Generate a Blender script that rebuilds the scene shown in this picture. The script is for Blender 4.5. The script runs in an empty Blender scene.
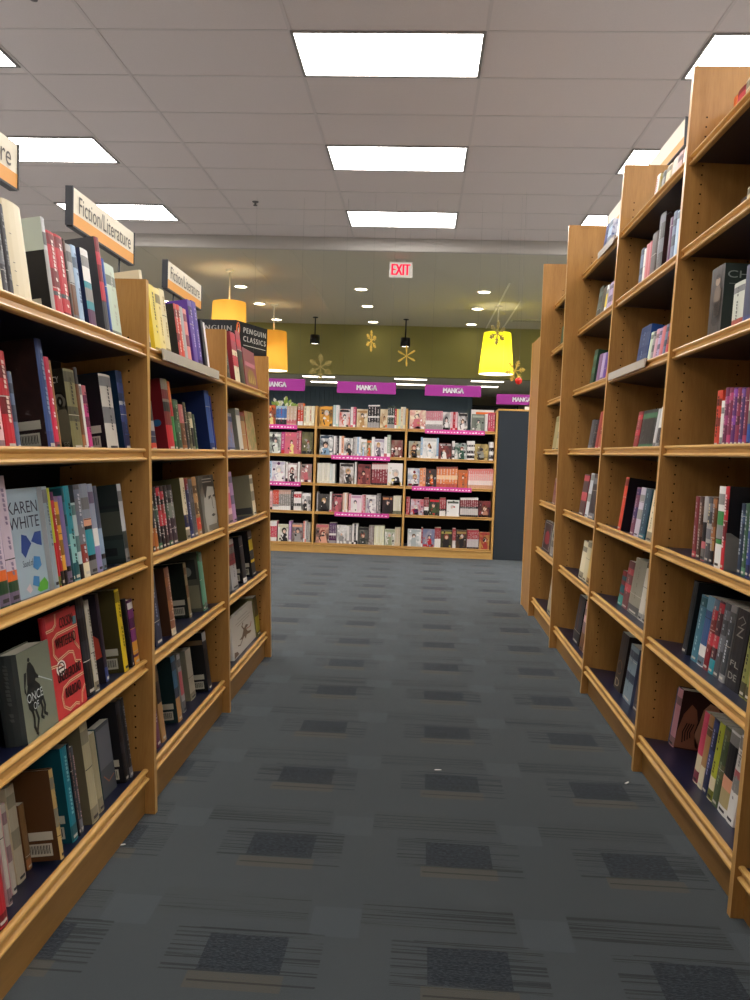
import bpy, bmesh, random
from math import *
from mathutils import Vector, Matrix
random.seed(7)
SC = bpy.context.scene
COL = SC.collection

# ------------------------------------------------------------------ camera
F, PX, PY, CH = 808.0, 375.0, 500.0, 1.11
ROLL = 0.037
dY = Vector((46, 47, -F)).normalized()
_u = Vector((sin(ROLL), cos(ROLL), 0)); dZ = (_u - _u.dot(dY) * dY).normalized(); dX = dY.cross(dZ)
RW = Matrix((dX, dY, dZ)).transposed()        # world -> camera
cam_d = bpy.data.cameras.new('camera'); cam = bpy.data.objects.new('camera', cam_d); COL.objects.link(cam)
cam_d.sensor_fit = 'VERTICAL'; cam_d.sensor_height = 24; cam_d.lens = F * 24 / 1000; cam_d.clip_start = .02
cam.matrix_world = Matrix.Translation((0, 0, CH)) @ RW.transposed().to_4x4()
SC.camera = cam
def px_of(P):
    c = RW @ (Vector(P) - Vector((0, 0, CH)))
    return PX + F * c.x / -c.z, PY - F * c.y / -c.z
def ray(x, y): return RW.transposed() @ Vector(((x - PX) / F, (PY - y) / F, -1))
def at_y(x, y, Y):                            # where a sight line meets the plane at depth Y
    d = ray(x, y); t = Y / d.y
    return Vector((d.x * t, Y, CH + d.z * t))

# ------------------------------------------------------------------ colour + materials
def lin(h):
    h = h.lstrip('#'); v = [int(h[i:i + 2], 16) / 255 for i in (0, 2, 4)]
    return tuple((c / 12.92 if c <= .04045 else ((c + .055) / 1.055) ** 2.4) for c in v) + (1,)
PAL = {'red': '#c02a34', 'dark red': '#7d1f28', 'orange': '#dd6a30', 'orange-red': '#cf4630', 'yellow': '#e2c42c', 'pale yellow': '#e6d488',
 'cream': '#e2d6b4', 'white': '#e8e6e0', 'grey': '#8d8c8a', 'pale grey': '#bdbebe', 'dark grey': '#4b4c50', 'black': '#1c1b1f', 'navy': '#20294d',
 'blue': '#2f57a5', 'pale blue': '#a9c4dc', 'grey-blue': '#5d6c88', 'teal': '#2f8f9c', 'dark teal': '#1e4a54', 'green': '#3f8a4c', 'dark green': '#27452f',
 'pale green': '#c2d3bd', 'olive': '#77724a', 'dark olive': '#45432c', 'tan': '#b58a58', 'brown': '#6b4427', 'dark brown': '#3e2a20', 'pink': '#d9647e',
 'pale pink': '#e6b9bb', 'magenta': '#c03a7d', 'lilac': '#b29fc4', 'purple': '#5b3c94', 'plum': '#55244f', 'maroon': '#7a2e34', 'peach': '#e5a583',
 'yellow-green': '#b9bf3c', 'silver': '#a8a6a3', 'pale teal': '#8fc4c0', 'rose': '#c46a70', 'bright blue': '#3562c8', 'orange-yellow': '#e2a23c'}
MATS = {}
def new_mat(name):
    m = bpy.data.materials.new(name); m.use_nodes = True
    return m, m.node_tree, m.node_tree.nodes['Principled BSDF']
def flat(col, rough=.45, metal=0, spec=.4, name=None):
    k = (col, rough, metal, spec)
    if k in MATS: return MATS[k]
    m, t, b = new_mat(name or str(col).replace(' ', '_'))
    b.inputs['Base Color'].default_value = lin(PAL.get(col, col)); b.inputs['Roughness'].default_value = rough
    b.inputs['Metallic'].default_value = metal; b.inputs['Specular IOR Level'].default_value = spec
    MATS[k] = m; return m
def emit(name, col, s):
    m = bpy.data.materials.new(name); m.use_nodes = True; t = m.node_tree; t.nodes.clear()
    e = t.nodes.new('ShaderNodeEmission'); o = t.nodes.new('ShaderNodeOutputMaterial'); t.links.new(e.outputs[0], o.inputs[0])
    e.inputs[0].default_value = lin(col); e.inputs[1].default_value = s; return m
def N(t, typ, **kw):
    n = t.nodes.new(typ)
    for k, v in kw.items(): setattr(n, k, v)
    return n
def mth(t, op, a, b=None, c=None):
    n = t.nodes.new('ShaderNodeMath'); n.operation = op
    for i, v in enumerate((a, b, c)):
        if v is None: continue
        if isinstance(v, (int, float)): n.inputs[i].default_value = v
        else: t.links.new(v, n.inputs[i])
    return n.outputs[0]
def mixc(t, f, a, b):
    n = t.nodes.new('ShaderNodeMix'); n.data_type = 'RGBA'
    for i, v in ((0, f), (6, a), (7, b)):
        if isinstance(v, (int, float)): n.inputs[i].default_value = v
        elif isinstance(v, tuple): n.inputs[i].default_value = v
        else: t.links.new(v, n.inputs[i])
    return n.outputs[2]
def noise(t, vec, scale, det=3, rough=.5):
    n = t.nodes.new('ShaderNodeTexNoise'); n.inputs['Scale'].default_value = scale; n.inputs['Detail'].default_value = det
    n.inputs['Roughness'].default_value = rough
    if vec is not None: t.links.new(vec, n.inputs['Vector'])
    return n
def mapping(t, src, scale=(1, 1, 1), loc=(0, 0, 0)):
    n = t.nodes.new('ShaderNodeMapping'); n.inputs['Scale'].default_value = scale; n.inputs['Location'].default_value = loc
    t.links.new(src, n.inputs['Vector']); return n.outputs[0]
def wood(name, c1, c2, axis='z', rough=.38):
    m, t, b = new_mat(name); tc = N(t, 'ShaderNodeTexCoord')
    sc = {'z': (9, 9, .8), 'y': (9, .8, 9), 'x': (.8, 9, 9)}[axis]
    v = mapping(t, tc.outputs['Object'], sc)
    n = noise(t, v, 3, 5, .6); n2 = noise(t, mapping(t, tc.outputs['Object'], tuple(s * 6 for s in sc)), 4, 2, .5)
    r = N(t, 'ShaderNodeValToRGB'); r.color_ramp.elements[0].position = .3; r.color_ramp.elements[1].position = .72
    r.color_ramp.elements[0].color = lin(c1); r.color_ramp.elements[1].color = lin(c2)
    f = mth(t, 'ADD', mth(t, 'MULTIPLY', n.outputs[0], .75), mth(t, 'MULTIPLY', n2.outputs[0], .25))
    t.links.new(f, r.inputs[0]); t.links.new(r.outputs[0], b.inputs['Base Color'])
    b.inputs['Roughness'].default_value = rough; b.inputs['Specular IOR Level'].default_value = .45
    return m
OAK = wood('oak', '#9f7038', '#ba8a4b', 'z'); OAKY = wood('oak_long', '#c0914c', '#d8ae68', 'y', .3); OAKX = wood('oak_wide', '#bd8e4a', '#d6ac66', 'x', .34)
EDGE = wood('oak_edge', '#c0904e', '#d4aa66', 'z', .3)
LAM = flat('#141830', .33, 0, .5, 'navy_laminate'); BACK = flat('#0e0e12', .6, 0, .2, 'black_back'); HOLE = flat('#120c08', .9, 0, .1, 'peg_hole')
PAGE = flat('#d8d2c0', .8, 0, .1, 'page_edges'); BLACKM = flat('#151517', .45, 0, .4, 'black_metal'); GREYM = flat('#3b3d42', .5, 0, .4, 'grey_cap')
STK = flat('#cfcbb8', .6, 0, .2, 'price_sticker')
def art(cols, scale=38, seed=0):
    k = ('art', cols, scale, seed)
    if k in MATS: return MATS[k]
    m, t, b = new_mat('cover_art'); tc = N(t, 'ShaderNodeTexCoord')
    v = mapping(t, tc.outputs['Object'], (1, 1, .75), (seed * 3.1, seed * 1.7, seed * .9))
    n = noise(t, v, scale, 2.5, .55); n.inputs['Distortion'].default_value = .5
    r = N(t, 'ShaderNodeValToRGB'); e = r.color_ramp.elements; k_ = len(cols)
    for i, c in enumerate(cols):
        p = .34 + .32 * i / max(1, k_ - 1)
        el = e[0] if i == 0 else (e[1] if i == k_ - 1 and k_ > 1 else e.new(p))
        el.position = p; el.color = lin(PAL.get(c, c))
    t.links.new(n.outputs[0], r.inputs[0]); t.links.new(r.outputs[0], b.inputs['Base Color'])
    b.inputs['Roughness'].default_value = .35
    MATS[k] = m; return m

# ------------------------------------------------------------------ mesh helpers
class MB:
    def __init__(s): s.bm = bmesh.new(); s.mats = []
    def mi(s, m):
        if m not in s.mats: s.mats.append(m)
        return s.mats.index(m)
    def face(s, pts, m, sm=False):
        f = s.bm.faces.new([s.bm.verts.new(p) for p in pts]); f.material_index = s.mi(m); f.smooth = sm; return f
    def box(s, a, b, m, M=None, bev=0):
        x0, y0, z0 = a; x1, y1, z1 = b
        P = [Vector(p) for p in ((x0, y0, z0), (x1, y0, z0), (x1, y1, z0), (x0, y1, z0), (x0, y0, z1), (x1, y0, z1), (x1, y1, z1), (x0, y1, z1))]
        if M is not None: P = [M @ p for p in P]
        v = [s.bm.verts.new(p) for p in P]; fs = []
        for q in ((3, 2, 1, 0), (4, 5, 6, 7), (0, 1, 5, 4), (1, 2, 6, 5), (2, 3, 7, 6), (3, 0, 4, 7)):
            f = s.bm.faces.new([v[i] for i in q]); f.material_index = s.mi(m); fs.append(f)
        if bev:
            ed = list({e for f in fs for e in f.edges})
            r = bmesh.ops.bevel(s.bm, geom=ed, offset=bev, segments=2, affect='EDGES', profile=.5)
            for f in r['faces']: f.material_index = s.mi(m)
    def prism(s, prof, y0, y1, m, fn=lambda p, y: (p[0], y, p[1]), caps=True, ms=None):
        a = [s.bm.verts.new(fn(p, y0)) for p in prof]; b = [s.bm.verts.new(fn(p, y1)) for p in prof]; n = len(prof)
        for i in range(n):
            f = s.bm.faces.new((a[i], a[(i + 1) % n], b[(i + 1) % n], b[i])); f.material_index = s.mi(ms[i] if ms else m)
        if caps:
            for l in (a[::-1], b):
                f = s.bm.faces.new(l); f.material_index = s.mi(m)
    def tube(s, p, q, r, m, n=10, r2=None, caps=True):
        p = Vector(p); q = Vector(q); d = (q - p).normalized()
        a = d.orthogonal().normalized(); b = d.cross(a); r2 = r if r2 is None else r2
        A = [s.bm.verts.new(p + r * (cos(2 * pi * i / n) * a + sin(2 * pi * i / n) * b)) for i in range(n)]
        B = [s.bm.verts.new(q + r2 * (cos(2 * pi * i / n) * a + sin(2 * pi * i / n) * b)) for i in range(n)]
        for i in range(n):
            f = s.bm.faces.new((A[i], A[(i + 1) % n], B[(i + 1) % n], B[i])); f.material_index = s.mi(m); f.smooth = True
        if caps:
            for l in (A[::-1], B):
                f = s.bm.faces.new(l); f.material_index = s.mi(m)
    def lathe(s, prof, c, m, n=32, ms=None):
        rings = [[s.bm.verts.new((c[0] + r * cos(2 * pi * i / n), c[1] + r * sin(2 * pi * i / n), c[2] + z)) for i in range(n)] for r, z in prof]
        for k in range(len(rings) - 1):
            for i in range(n):
                f = s.bm.faces.new((rings[k][i], rings[k][(i + 1) % n], rings[k + 1][(i + 1) % n], rings[k + 1][i]))
                f.material_index = s.mi(ms[k] if ms else m); f.smooth = True
    def poly(s, pts2, fn, m):                # a flat cut-out lying on a surface
        return s.face([fn(*p) for p in pts2], m)
    def build(s, name, parent=None, recalc=True):
        if recalc: bmesh.ops.recalc_face_normals(s.bm, faces=s.bm.faces)
        me = bpy.data.meshes.new(name); s.bm.to_mesh(me); s.bm.free()
        for m in s.mats: me.materials.append(m)
        o = bpy.data.objects.new(name, me); COL.objects.link(o)
        if parent: o.parent = parent
        return o
def origin_to(o, p):
    p = Vector(p); o.data.transform(Matrix.Translation(-p)); o.location = p; return o
def tag(o, label=None, cat=None, group=None, kind=None):
    if label: o['label'] = label
    if cat: o['category'] = cat
    if group: o['group'] = group
    if kind: o['kind'] = kind
    return o
def empty(name, loc, label=None, cat=None, group=None):
    o = bpy.data.objects.new(name, None); COL.objects.link(o); o.location = loc; o.empty_display_size = .1
    return tag(o, label, cat, group)
def child(o, root):
    o.parent = root; o.matrix_parent_inverse = root.matrix_basis.inverted(); return o
_txt = {}
def text_polys(s, spacing=1):
    k = (s, spacing)
    if k in _txt: return _txt[k]
    c = bpy.data.curves.new('t', 'FONT'); c.body = s; c.size = 1; c.space_character = spacing; c.resolution_u = 3
    o = bpy.data.objects.new('t', c); COL.objects.link(o)
    dg = bpy.context.evaluated_depsgraph_get(); me = bpy.data.meshes.new_from_object(o.evaluated_get(dg))
    P = [v.co.copy() for v in me.vertices]; Fs = [list(p.vertices) for p in me.polygons]
    bpy.data.objects.remove(o); bpy.data.curves.remove(c); bpy.data.meshes.remove(me)
    xs = [p.x for p in P]; ys = [p.y for p in P]; x0, x1, y0, y1 = min(xs), max(xs), min(ys), max(ys)
    _txt[k] = ([((p.x - x0) / (x1 - x0), (p.y - y0) / (y1 - y0)) for p in P], Fs); return _txt[k]
def put_text(mb, s, fn, box, m, spacing=1, bold=0):
    """letters s fitted in box (x0,y0,x1,y1) of the flat surface fn(x,y)"""
    P, Fs = text_polys(s, spacing); x0, y0, x1, y1 = box
    for dx in ((0,) if not bold else (-bold, 0, bold)):
        for f in Fs:
            try: mb.face([fn(x0 + dx + P[i][0] * (x1 - x0), y0 + P[i][1] * (y1 - y0)) for i in f], m)
            except ValueError: pass

# ------------------------------------------------------------------ structure: floor
def carpet():
    m, t, b = new_mat('carpet_tiles'); tc = N(t, 'ShaderNodeTexCoord'); s = N(t, 'ShaderNodeSeparateXYZ'); t.links.new(tc.outputs['Object'], s.inputs[0])
    X, Y = s.outputs[0], s.outputs[1]; T = .4925
    def cell(v, o): return mth(t, 'SUBTRACT', mth(t, 'MULTIPLY', mth(t, 'FRACT', mth(t, 'DIVIDE', mth(t, 'SUBTRACT', v, o - T / 2 - T * 40), T)), T), T / 2)
    u = cell(X, -.348); v = cell(Y, 2.19)
    def inr(q, a, c):                       # soft box mask
        return mth(t, 'MULTIPLY', mth(t, 'GREATER_THAN', q, a), mth(t, 'LESS_THAN', q, c))
    def rect(a, b_, c, d): return mth(t, 'MULTIPLY', inr(u, a, b_), inr(v, c, d))
    fine = noise(t, tc.outputs['Object'], 420, 2, .7).outputs[0]
    weave = noise(t, mapping(t, tc.outputs['Object'], (1, 4, 1)), 90, 2, .6).outputs[0]
    line = noise(t, mapping(t, tc.outputs['Object'], (1.6, 120, 1)), 1, 2, .6).outputs[0]
    line2 = noise(t, mapping(t, tc.outputs['Object'], (1.1, 140, 1), (3, 5, 0)), 1, 2, .6).outputs[0]
    ns = noise(t, tc.outputs['Object'], 2.4, 3, .6).outputs[0]
    base = mixc(t, fine, lin('#383d3f'), lin('#4f5557'))
    base = mixc(t, mth(t, 'MULTIPLY', mth(t, 'SUBTRACT', ns, .35), .7), base, lin('#3c4246'))
    # pale and dark quarter blocks woven into every tile
    pale = rect(.13, .246, .08, .2); base = mixc(t, mth(t, 'MULTIPLY', pale, .1), base, lin('#66727a'))
    mid = rect(-.245, .12, .13, .246); base = mixc(t, mth(t, 'MULTIPLY', mid, .2), base, lin('#3e4240'))
    st1 = mth(t, 'MULTIPLY', rect(-.17, .17, -.075, .085), mth(t, 'GREATER_THAN', line, .53))
    st2 = mth(t, 'MULTIPLY', rect(-.245, .12, .13, .225), mth(t, 'GREATER_THAN', line2, .56))
    base = mixc(t, mth(t, 'MULTIPLY', mth(t, 'MAXIMUM', st1, st2), .62), base, lin('#1d2123'))
    tan = mth(t, 'MULTIPLY', rect(-.105, .10, -.125, -.07), mth(t, 'GREATER_THAN', weave, .36))
    base = mixc(t, mth(t, 'MULTIPLY', tan, .4), base, lin('#5a5240'))
    pat = rect(-.09, .09, -.065, .065)
    base = mixc(t, mth(t, 'MULTIPLY', pat, .8), base, mixc(t, mth(t, 'GREATER_THAN', weave, .52), lin('#1a1f24'), lin('#343b42')))
    ln = mth(t, 'MAXIMUM', rect(-.1, .17, -.103, -.097), rect(-.12, .14, .083, .087))
    base = mixc(t, mth(t, 'MULTIPLY', ln, .55), base, lin('#16181b'))
    hv = N(t, 'ShaderNodeHueSaturation'); hv.inputs['Value'].default_value = 1.0; hv.inputs['Saturation'].default_value = 1.0
    t.links.new(base, hv.inputs['Color']); t.links.new(hv.outputs[0], b.inputs['Base Color']); b.inputs['Roughness'].default_value = .95; b.inputs['Specular IOR Level'].default_value = .1; b.inputs['Sheen Weight'].default_value = .35; b.inputs['Sheen Roughness'].default_value = .4; b.inputs['Sheen Tint'].default_value = lin('#c4ced4')
    bp = N(t, 'ShaderNodeBump'); bp.inputs['Strength'].default_value = .35; bp.inputs['Distance'].default_value = .003
    t.links.new(fine, bp.inputs['Height']); t.links.new(bp.outputs[0], b.inputs['Normal']); return m
XW0, XW1, YW0, YW1 = -9.0, 7.2, -4.0, 21.5
def slab(name, a, b, m, kind='structure'):
    q = MB(); q.box(a, b, m); o = q.build(name); o['kind'] = kind; return o
BOUNCE = flat('#b4b8bc', .6, 0, .3, 'bounce_floor')  # floor out of view, made pale to bounce light onto the ceiling
slab('floor', (-2.7, .2, -.12), (1.62, 8.7, 0), carpet())
for i, (a_, b_) in enumerate((((XW0, YW0, -.12), (-2.7, YW1, 0)), ((1.62, YW0, -.12), (XW1, YW1, 0)), ((-2.7, YW0, -.12), (1.62, .2, 0)), ((-2.7, 8.7, -.12), (1.62, YW1, 0)))): slab('floor', a_, b_, BOUNCE)
def tilemat(name, c1, c2):
    m, t, b = new_mat(name); tc = N(t, 'ShaderNodeTexCoord')
    n = noise(t, tc.outputs['Object'], 160, 3, .7); b.inputs['Roughness'].default_value = .9; b.inputs['Specular IOR Level'].default_value = .15
    t.links.new(mixc(t, n.outputs[0], lin(c1), lin(c2)), b.inputs['Base Color']); return m
CEIL = tilemat('ceiling_tile', '#d0c5c0', '#ddd4d0'); CEIL2 = tilemat('low_ceiling_board', '#c2bdab', '#cdc8b6')
PAINT = flat('#b8b3ac', .8, 0, .2, 'warm_paint'); GREEN = flat('#96925c', .8, 0, .2, 'olive_paint')
slab('wall_left', (XW0 - .15, YW0, 0), (XW0, YW1, 3.9), PAINT)
slab('wall_right', (XW1, YW0, 0), (XW1 + .15, YW1, 3.9), PAINT)
slab('wall_near', (XW0, YW0 - .15, 0), (XW1, YW0, 3.9), PAINT)
slab('wall_far', (XW0, YW1, 0), (XW1, YW1 + .15, 3.9), PAINT)

# ------------------------------------------------------------------ ceilings
CZ, LZ, FZ, YB, YG = 3.71, 3.565, 2.59, 10.05, 15.9
slab('ceiling', (XW0, YW0, CZ), (XW1, YB, CZ + .12), CEIL); slab('ceiling', (XW0, YB, LZ), (XW1, YG, LZ + .44), CEIL2); slab('ceiling', (XW0, YG + .2, FZ), (XW1, YW1, FZ + .1), CEIL2)
q = MB(); q.box((XW0, YB - .04, LZ - .012), (XW1, YB, CZ), PAINT); q.box((XW0, YB - .05, LZ - .006), (XW1, YB + .01, LZ + .03), PAINT)
o = q.build('trim_1'); o['kind'] = 'structure'
slab('wall_beyond', (XW0, YG, FZ), (XW1, YG + .2, LZ), GREEN)
TEE = flat('#cdc4c0', .7, 0, .2, 'ceiling_tee')
gx = [-8.0, -6.8, -5.34, -4.12, -2.88, -2.15, -.915, .31, 1.67, 2.89, 4.35, 5.57, 6.8]; gy = []
y = 5.155 - .6233 * 14
while y < YB: gy.append(y); y += .6233
q = MB()
for x in gx: q.box((x - .011, YW0, CZ - .004), (x + .011, YB - .04, CZ + .001), TEE)
for y in gy: q.box((XW0, y - .009, CZ - .0035), (XW1, y + .009, CZ + .001), TEE)
o = q.build('trim_2'); o['kind'] = 'structure'
q = MB()
for x in (-3.6, -2.35, -1.7): q.box((x - .008, YB + .03, LZ - .004), (x + .008, YG, LZ + .001), CEIL2)
for x, y in ((1.17, 11.7), (1.485, 13.0)): q.box((x - .014, y, LZ - .008), (x + .014, YG, LZ + .001), flat('#f4f0e4', .4))
o = q.build('trim_3'); o['kind'] = 'structure'

# ------------------------------------------------------------------ ceiling lights
TROF = emit('troffer_diffuser', '#fffaf6', 15.0); FRM = flat('#8c8884', .5, 0, .4, 'light_frame')
colX = {-6.75: ('far left', 0), -3.5: ('left', -.1), -.3025: ('centre', 0), 2.28: ('right', 0), 4.96: ('far right', 0)}  # the outermost columns are unseen, added to light the room
rowY = [5.455 + 1.87 * k for k in range(-4, 3)]
RN = {4: 'nearest', 5: 'second', 6: 'farthest'}
for x, (cn, dy) in colX.items():
    for i, y in enumerate(rowY):
        vis = i >= 4  # earlier rows are out of view, added to brighten the room
        if cn == 'centre' and i < 2: continue
        lab = ('bright rectangular ceiling light, %s of the three in the %s row over the aisle' % (RN[i], cn)) if vis else \
              'unseen rectangular ceiling light in the rows overhead and behind the viewer, added for light'
        if vis and cn == 'centre': lab = 'bright rectangular ceiling light straight above the aisle, %s of its row' % {4: 'largest and nearest', 5: 'middle one', 6: 'smallest and farthest'}[i]
        r = empty('ceiling_light', (x, y + dy, CZ), lab, 'ceiling light', 'rectangular ceiling lights')
        a = MB(); z = -.012
        for b0, b1 in (((-.61, -.305), (.61, -.285)), ((-.61, .285), (.61, .305)), ((-.61, -.285), (-.59, .285)), ((.59, -.285), (.61, .285))):
            a.box((b0[0], b0[1], z), (b1[0], b1[1], 0), FRM)
        a.build('frame', r)
        a = MB(); a.box((-.59, -.285, -.006), (.59, .285, -.001), TROF); a.build('diffuser', r)
DOWN = emit('downlight_glow', '#fff0d0', 14)
nm = 0
for x, cn in ((-6.2, 'far left'), (-4.5, 'outer left'), (-2.85, 'left'), (-1.0, 'middle'), (.86, 'right'), (2.6, 'outer right'), (4.4, 'far right')):
    for y, rn in ((12.42, 'nearest'), (13.85, 'middle'), (15.5, 'farthest')):
        r = empty('downlight', (x, y, LZ), 'round recessed downlight in the lower ceiling, %s of the %s line of three' % (rn, cn), 'downlight', 'round recessed downlights')
        a = MB(); a.lathe([(.115, -.001), (.115, -.008), (.095, -.008), (.09, -.001)], (0, 0, 0), flat('#d8d4c8', .5)); a.build('trim_ring', r)
        a = MB(); a.lathe([(.092, -.003), (.0001, -.003)], (0, 0, 0), DOWN); a.build('lens', r)
STRIP = emit('strip_glow', '#fff2dc', 7)
k = 0
for x, cn in ((-5.5, 'far left'), (-3.8, 'outer left'), (-2.12, 'left'), (-.26, 'middle'), (1.27, 'right')):
    for y, w, rn in ((16.35, .16, 'nearer'), (17.6, .22, 'farther')):
        r = empty('ceiling_strip_light', (x, y, FZ), 'long ceiling strip light beyond the olive wall, %s one of the %s pair' % (rn, cn), 'strip light', 'strip lights beyond the olive wall')
        a = MB(); a.box((-.34, -w / 2 - .02, -.01), (.34, w / 2 + .02, 0), flat('#d8d4c8', .5)); a.build('housing', r)
        a = MB(); a.box((-.32, -w / 2, -.016), (.32, w / 2, -.0102), STRIP); a.build('diffuser', r)
# sprinklers
for x, y, lab in ((-1.85, 8.65, 'small dark ceiling sprinkler left of the farthest centre light'), (-2.35, 4.75, 'small dark ceiling sprinkler near the top left of the picture')):
    a = MB(); a.lathe([(.0001, 0), (.035, -.001), (.03, -.008), (.012, -.012), (.01, -.035), (.022, -.037), (.022, -.042), (.0001, -.043)], (x, y, CZ), flat('#6a6664', .5))
    o = a.build('ceiling_sprinkler'); origin_to(o, (x, y, CZ)); tag(o, lab, 'sprinkler', 'ceiling sprinklers')
p = Vector((-2.95, 4.86, CZ)); a = MB(); a.lathe([(.0001, 0), (.1, 0), (.105, -.02), (.09, -.025)] , p, flat('#b8b4b0', .4)); a.lathe([(.085, -.024), (.075, -.06), (.045, -.085), (.0001, -.095)], p, flat('#2a2a2c', .15, 0, .6))
o = a.build('ceiling_camera'); origin_to(o, p); tag(o, 'dark domed security camera on the ceiling at the top left corner', 'security camera')
# linear air diffuser in the low ceiling
P = at_y(526, 324, 15.0); a = MB(); a.box((P.x - .28, 14.75, LZ - .02), (P.x + .28, 15.0, LZ), flat('#d4d0b4', .5), bev=.004)
for i in range(4): a.box((P.x - .26, 14.79 + i * .05, LZ - .022), (P.x + .26, 14.8 + i * .05, LZ - .0195), flat('#77735c', .6))
o = a.build('air_vent'); origin_to(o, (P.x, 14.87, LZ)); tag(o, 'pale rectangular air vent in the low ceiling beside the right yellow lamp', 'air vent')

# ------------------------------------------------------------------ pendant lamps, spots
def pendant(x, y, zt, h, rt, rb, col, es, lab, lit, bs, tf):
    r = empty('pendant_lamp', (x, y, LZ), lab, 'pendant lamp', 'yellow drum pendant lamps')
    m = bpy.data.materials.new('lampshade'); m.use_nodes = True; t = m.node_tree; t.nodes.clear(); N_ = t.nodes.new
    di, tr, em, m1, ad, ou = N_('ShaderNodeBsdfDiffuse'), N_('ShaderNodeBsdfTranslucent'), N_('ShaderNodeEmission'), N_('ShaderNodeMixShader'), N_('ShaderNodeAddShader'), N_('ShaderNodeOutputMaterial')
    for n_ in (di, tr): n_.inputs[0].default_value = lin(col)
    em.inputs[0].default_value = lin(lit); em.inputs[1].default_value = es; m1.inputs[0].default_value = tf
    t.links.new(di.outputs[0], m1.inputs[1]); t.links.new(tr.outputs[0], m1.inputs[2]); t.links.new(m1.outputs[0], ad.inputs[0]); t.links.new(em.outputs[0], ad.inputs[1]); t.links.new(ad.outputs[0], ou.inputs[0])
    a = MB(); z0 = zt - LZ
    a.lathe([(rt * .9, z0), (rt * .97, z0 - .002), (rt, z0 - .014), (rb, z0 - h)], (0, 0, 0), m, 48); a.build('lamp_shade', r)
    a = MB(); a.tube((0, 0, 0), (0, 0, z0 - .02), .011, flat('#e4dfc8', .4), 8); a.lathe([(.06, 0), (.06, -.02), (.012, -.03)], (0, 0, 0), flat('#e4dfc8', .4), 20)
    for k in range(3):
        an = k * 2 * pi / 3; a.tube((0, 0, z0 - .03), (rt * .94 * cos(an), rt * .94 * sin(an), z0 - .008), .004, flat('#e4dfc8', .4), 6)
    a.build('rod', r)
    a = MB(); z = z0 - h * .68
    a.lathe([(.0001, .09), (.03, .085), (.035, .06), (.07, 0), (.06, -.05), (.0001, -.08)], (0, 0, z), emit('bulb_glow', '#fff0c0', bs), 20); a.build('bulb', r)
    d = MB(); d.lathe([(.0001, z0 - h + .012), (rb - .012, z0 - h + .012), (rb - .008, z0 - h + .002)], (0, 0, 0), emit('lamp_underside', '#fff6d8', 2.6), 40); d.build('diffuser', r)
pendant(-2.75, 11.3, 3.125, .44, .232, .245, '#e2b45a', .10, 'short orange-yellow drum pendant lamp above the black sign', '#f0a81c', 34, .2)
pendant(-2.60, 13.9, 3.11, .67, .222, .255, '#e2b45a', .10, 'orange-yellow pendant lamp just right of the black sign', '#f2a818', 34, .2)
pendant(1.19, 13.6, 3.135, .68, .225, .288, '#ece43c', .25, 'glowing lemon-yellow pendant lamp left of the tall right bookcase', '#e0dc28', 75, .5)
for pxx, pyt, pyb, lab in ((315, 335, 344, 'small black cylinder spotlight, left one before the olive wall'), (405.5, 338, 347, 'small black cylinder spotlight, right one before the olive wall')):
    P = at_y(pxx, pyt, 15.1); Q = at_y(pxx, pyb, 15.1); r = empty('spotlight', (P.x, 15.1, LZ), lab, 'spotlight', 'black cylinder spotlights')
    a = MB(); a.tube((0, 0, 0), (0, 0, P.z - LZ), .012, BLACKM, 8); a.lathe([(.05, 0), (.05, -.015), (.012, -.018)], (0, 0, 0), BLACKM, 16); a.build('stem', r)
    a = MB(); a.lathe([(.0001, P.z - LZ), (.09, P.z - LZ), (.092, Q.z - LZ), (.082, Q.z - LZ), (.08, Q.z - LZ + .03)], (0, 0, 0), BLACKM, 24); a.build('body', r)
    a = MB(); a.lathe([(.08, Q.z - LZ + .012), (.0001, Q.z - LZ + .012)], (0, 0, 0), emit('spot_glow', '#fff4dc', 5), 20); a.build('lens', r)

# ------------------------------------------------------------------ exit sign
EXR = emit('exit_red', '#ff1a3c', 1.6); EXW = emit('exit_face', '#f0e2d4', .62)
r = empty('exit_sign', (-.342, 10.45, LZ), 'lit white exit sign with red letters under the lower ceiling', 'exit sign')
a = MB(); a.box((-.15, -.02, -.125), (.15, .02, .075), flat('#e8e4dc', .5), Matrix.Translation((0, 0, -.0))) if 0 else None
a = MB(); zc = 3.428 - LZ; a.box((-.15, -.019, zc - .1), (.15, .02, zc + .1), flat('#dad6cc', .5), bev=.004); a.box((-.14, -.0205, zc - .09), (.14, -.018, zc + .09), EXW)
a.box((-.06, -.015, zc + .09), (.06, .015, 0.0), flat('#dad6cc', .5)); a.build('housing', r)
a = MB(); put_text(a, 'EXIT', lambda x, z: (x, -.0215, z), (-.115, zc - .068, .115, zc + .068), EXR, 1.0, .006); a.build('lettering', r, recalc=False)
# ------------------------------------------------------------------ bookcases
def XL(z): return -.757 - .035 * z
def XR(z): return .797 + .033 * z
LS = [1.397, 1.096, .778, .47, .138]; RS = [2.155, 1.838, 1.497, 1.163, .814, .49, .133]
LTILT = [.15] * 5
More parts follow.
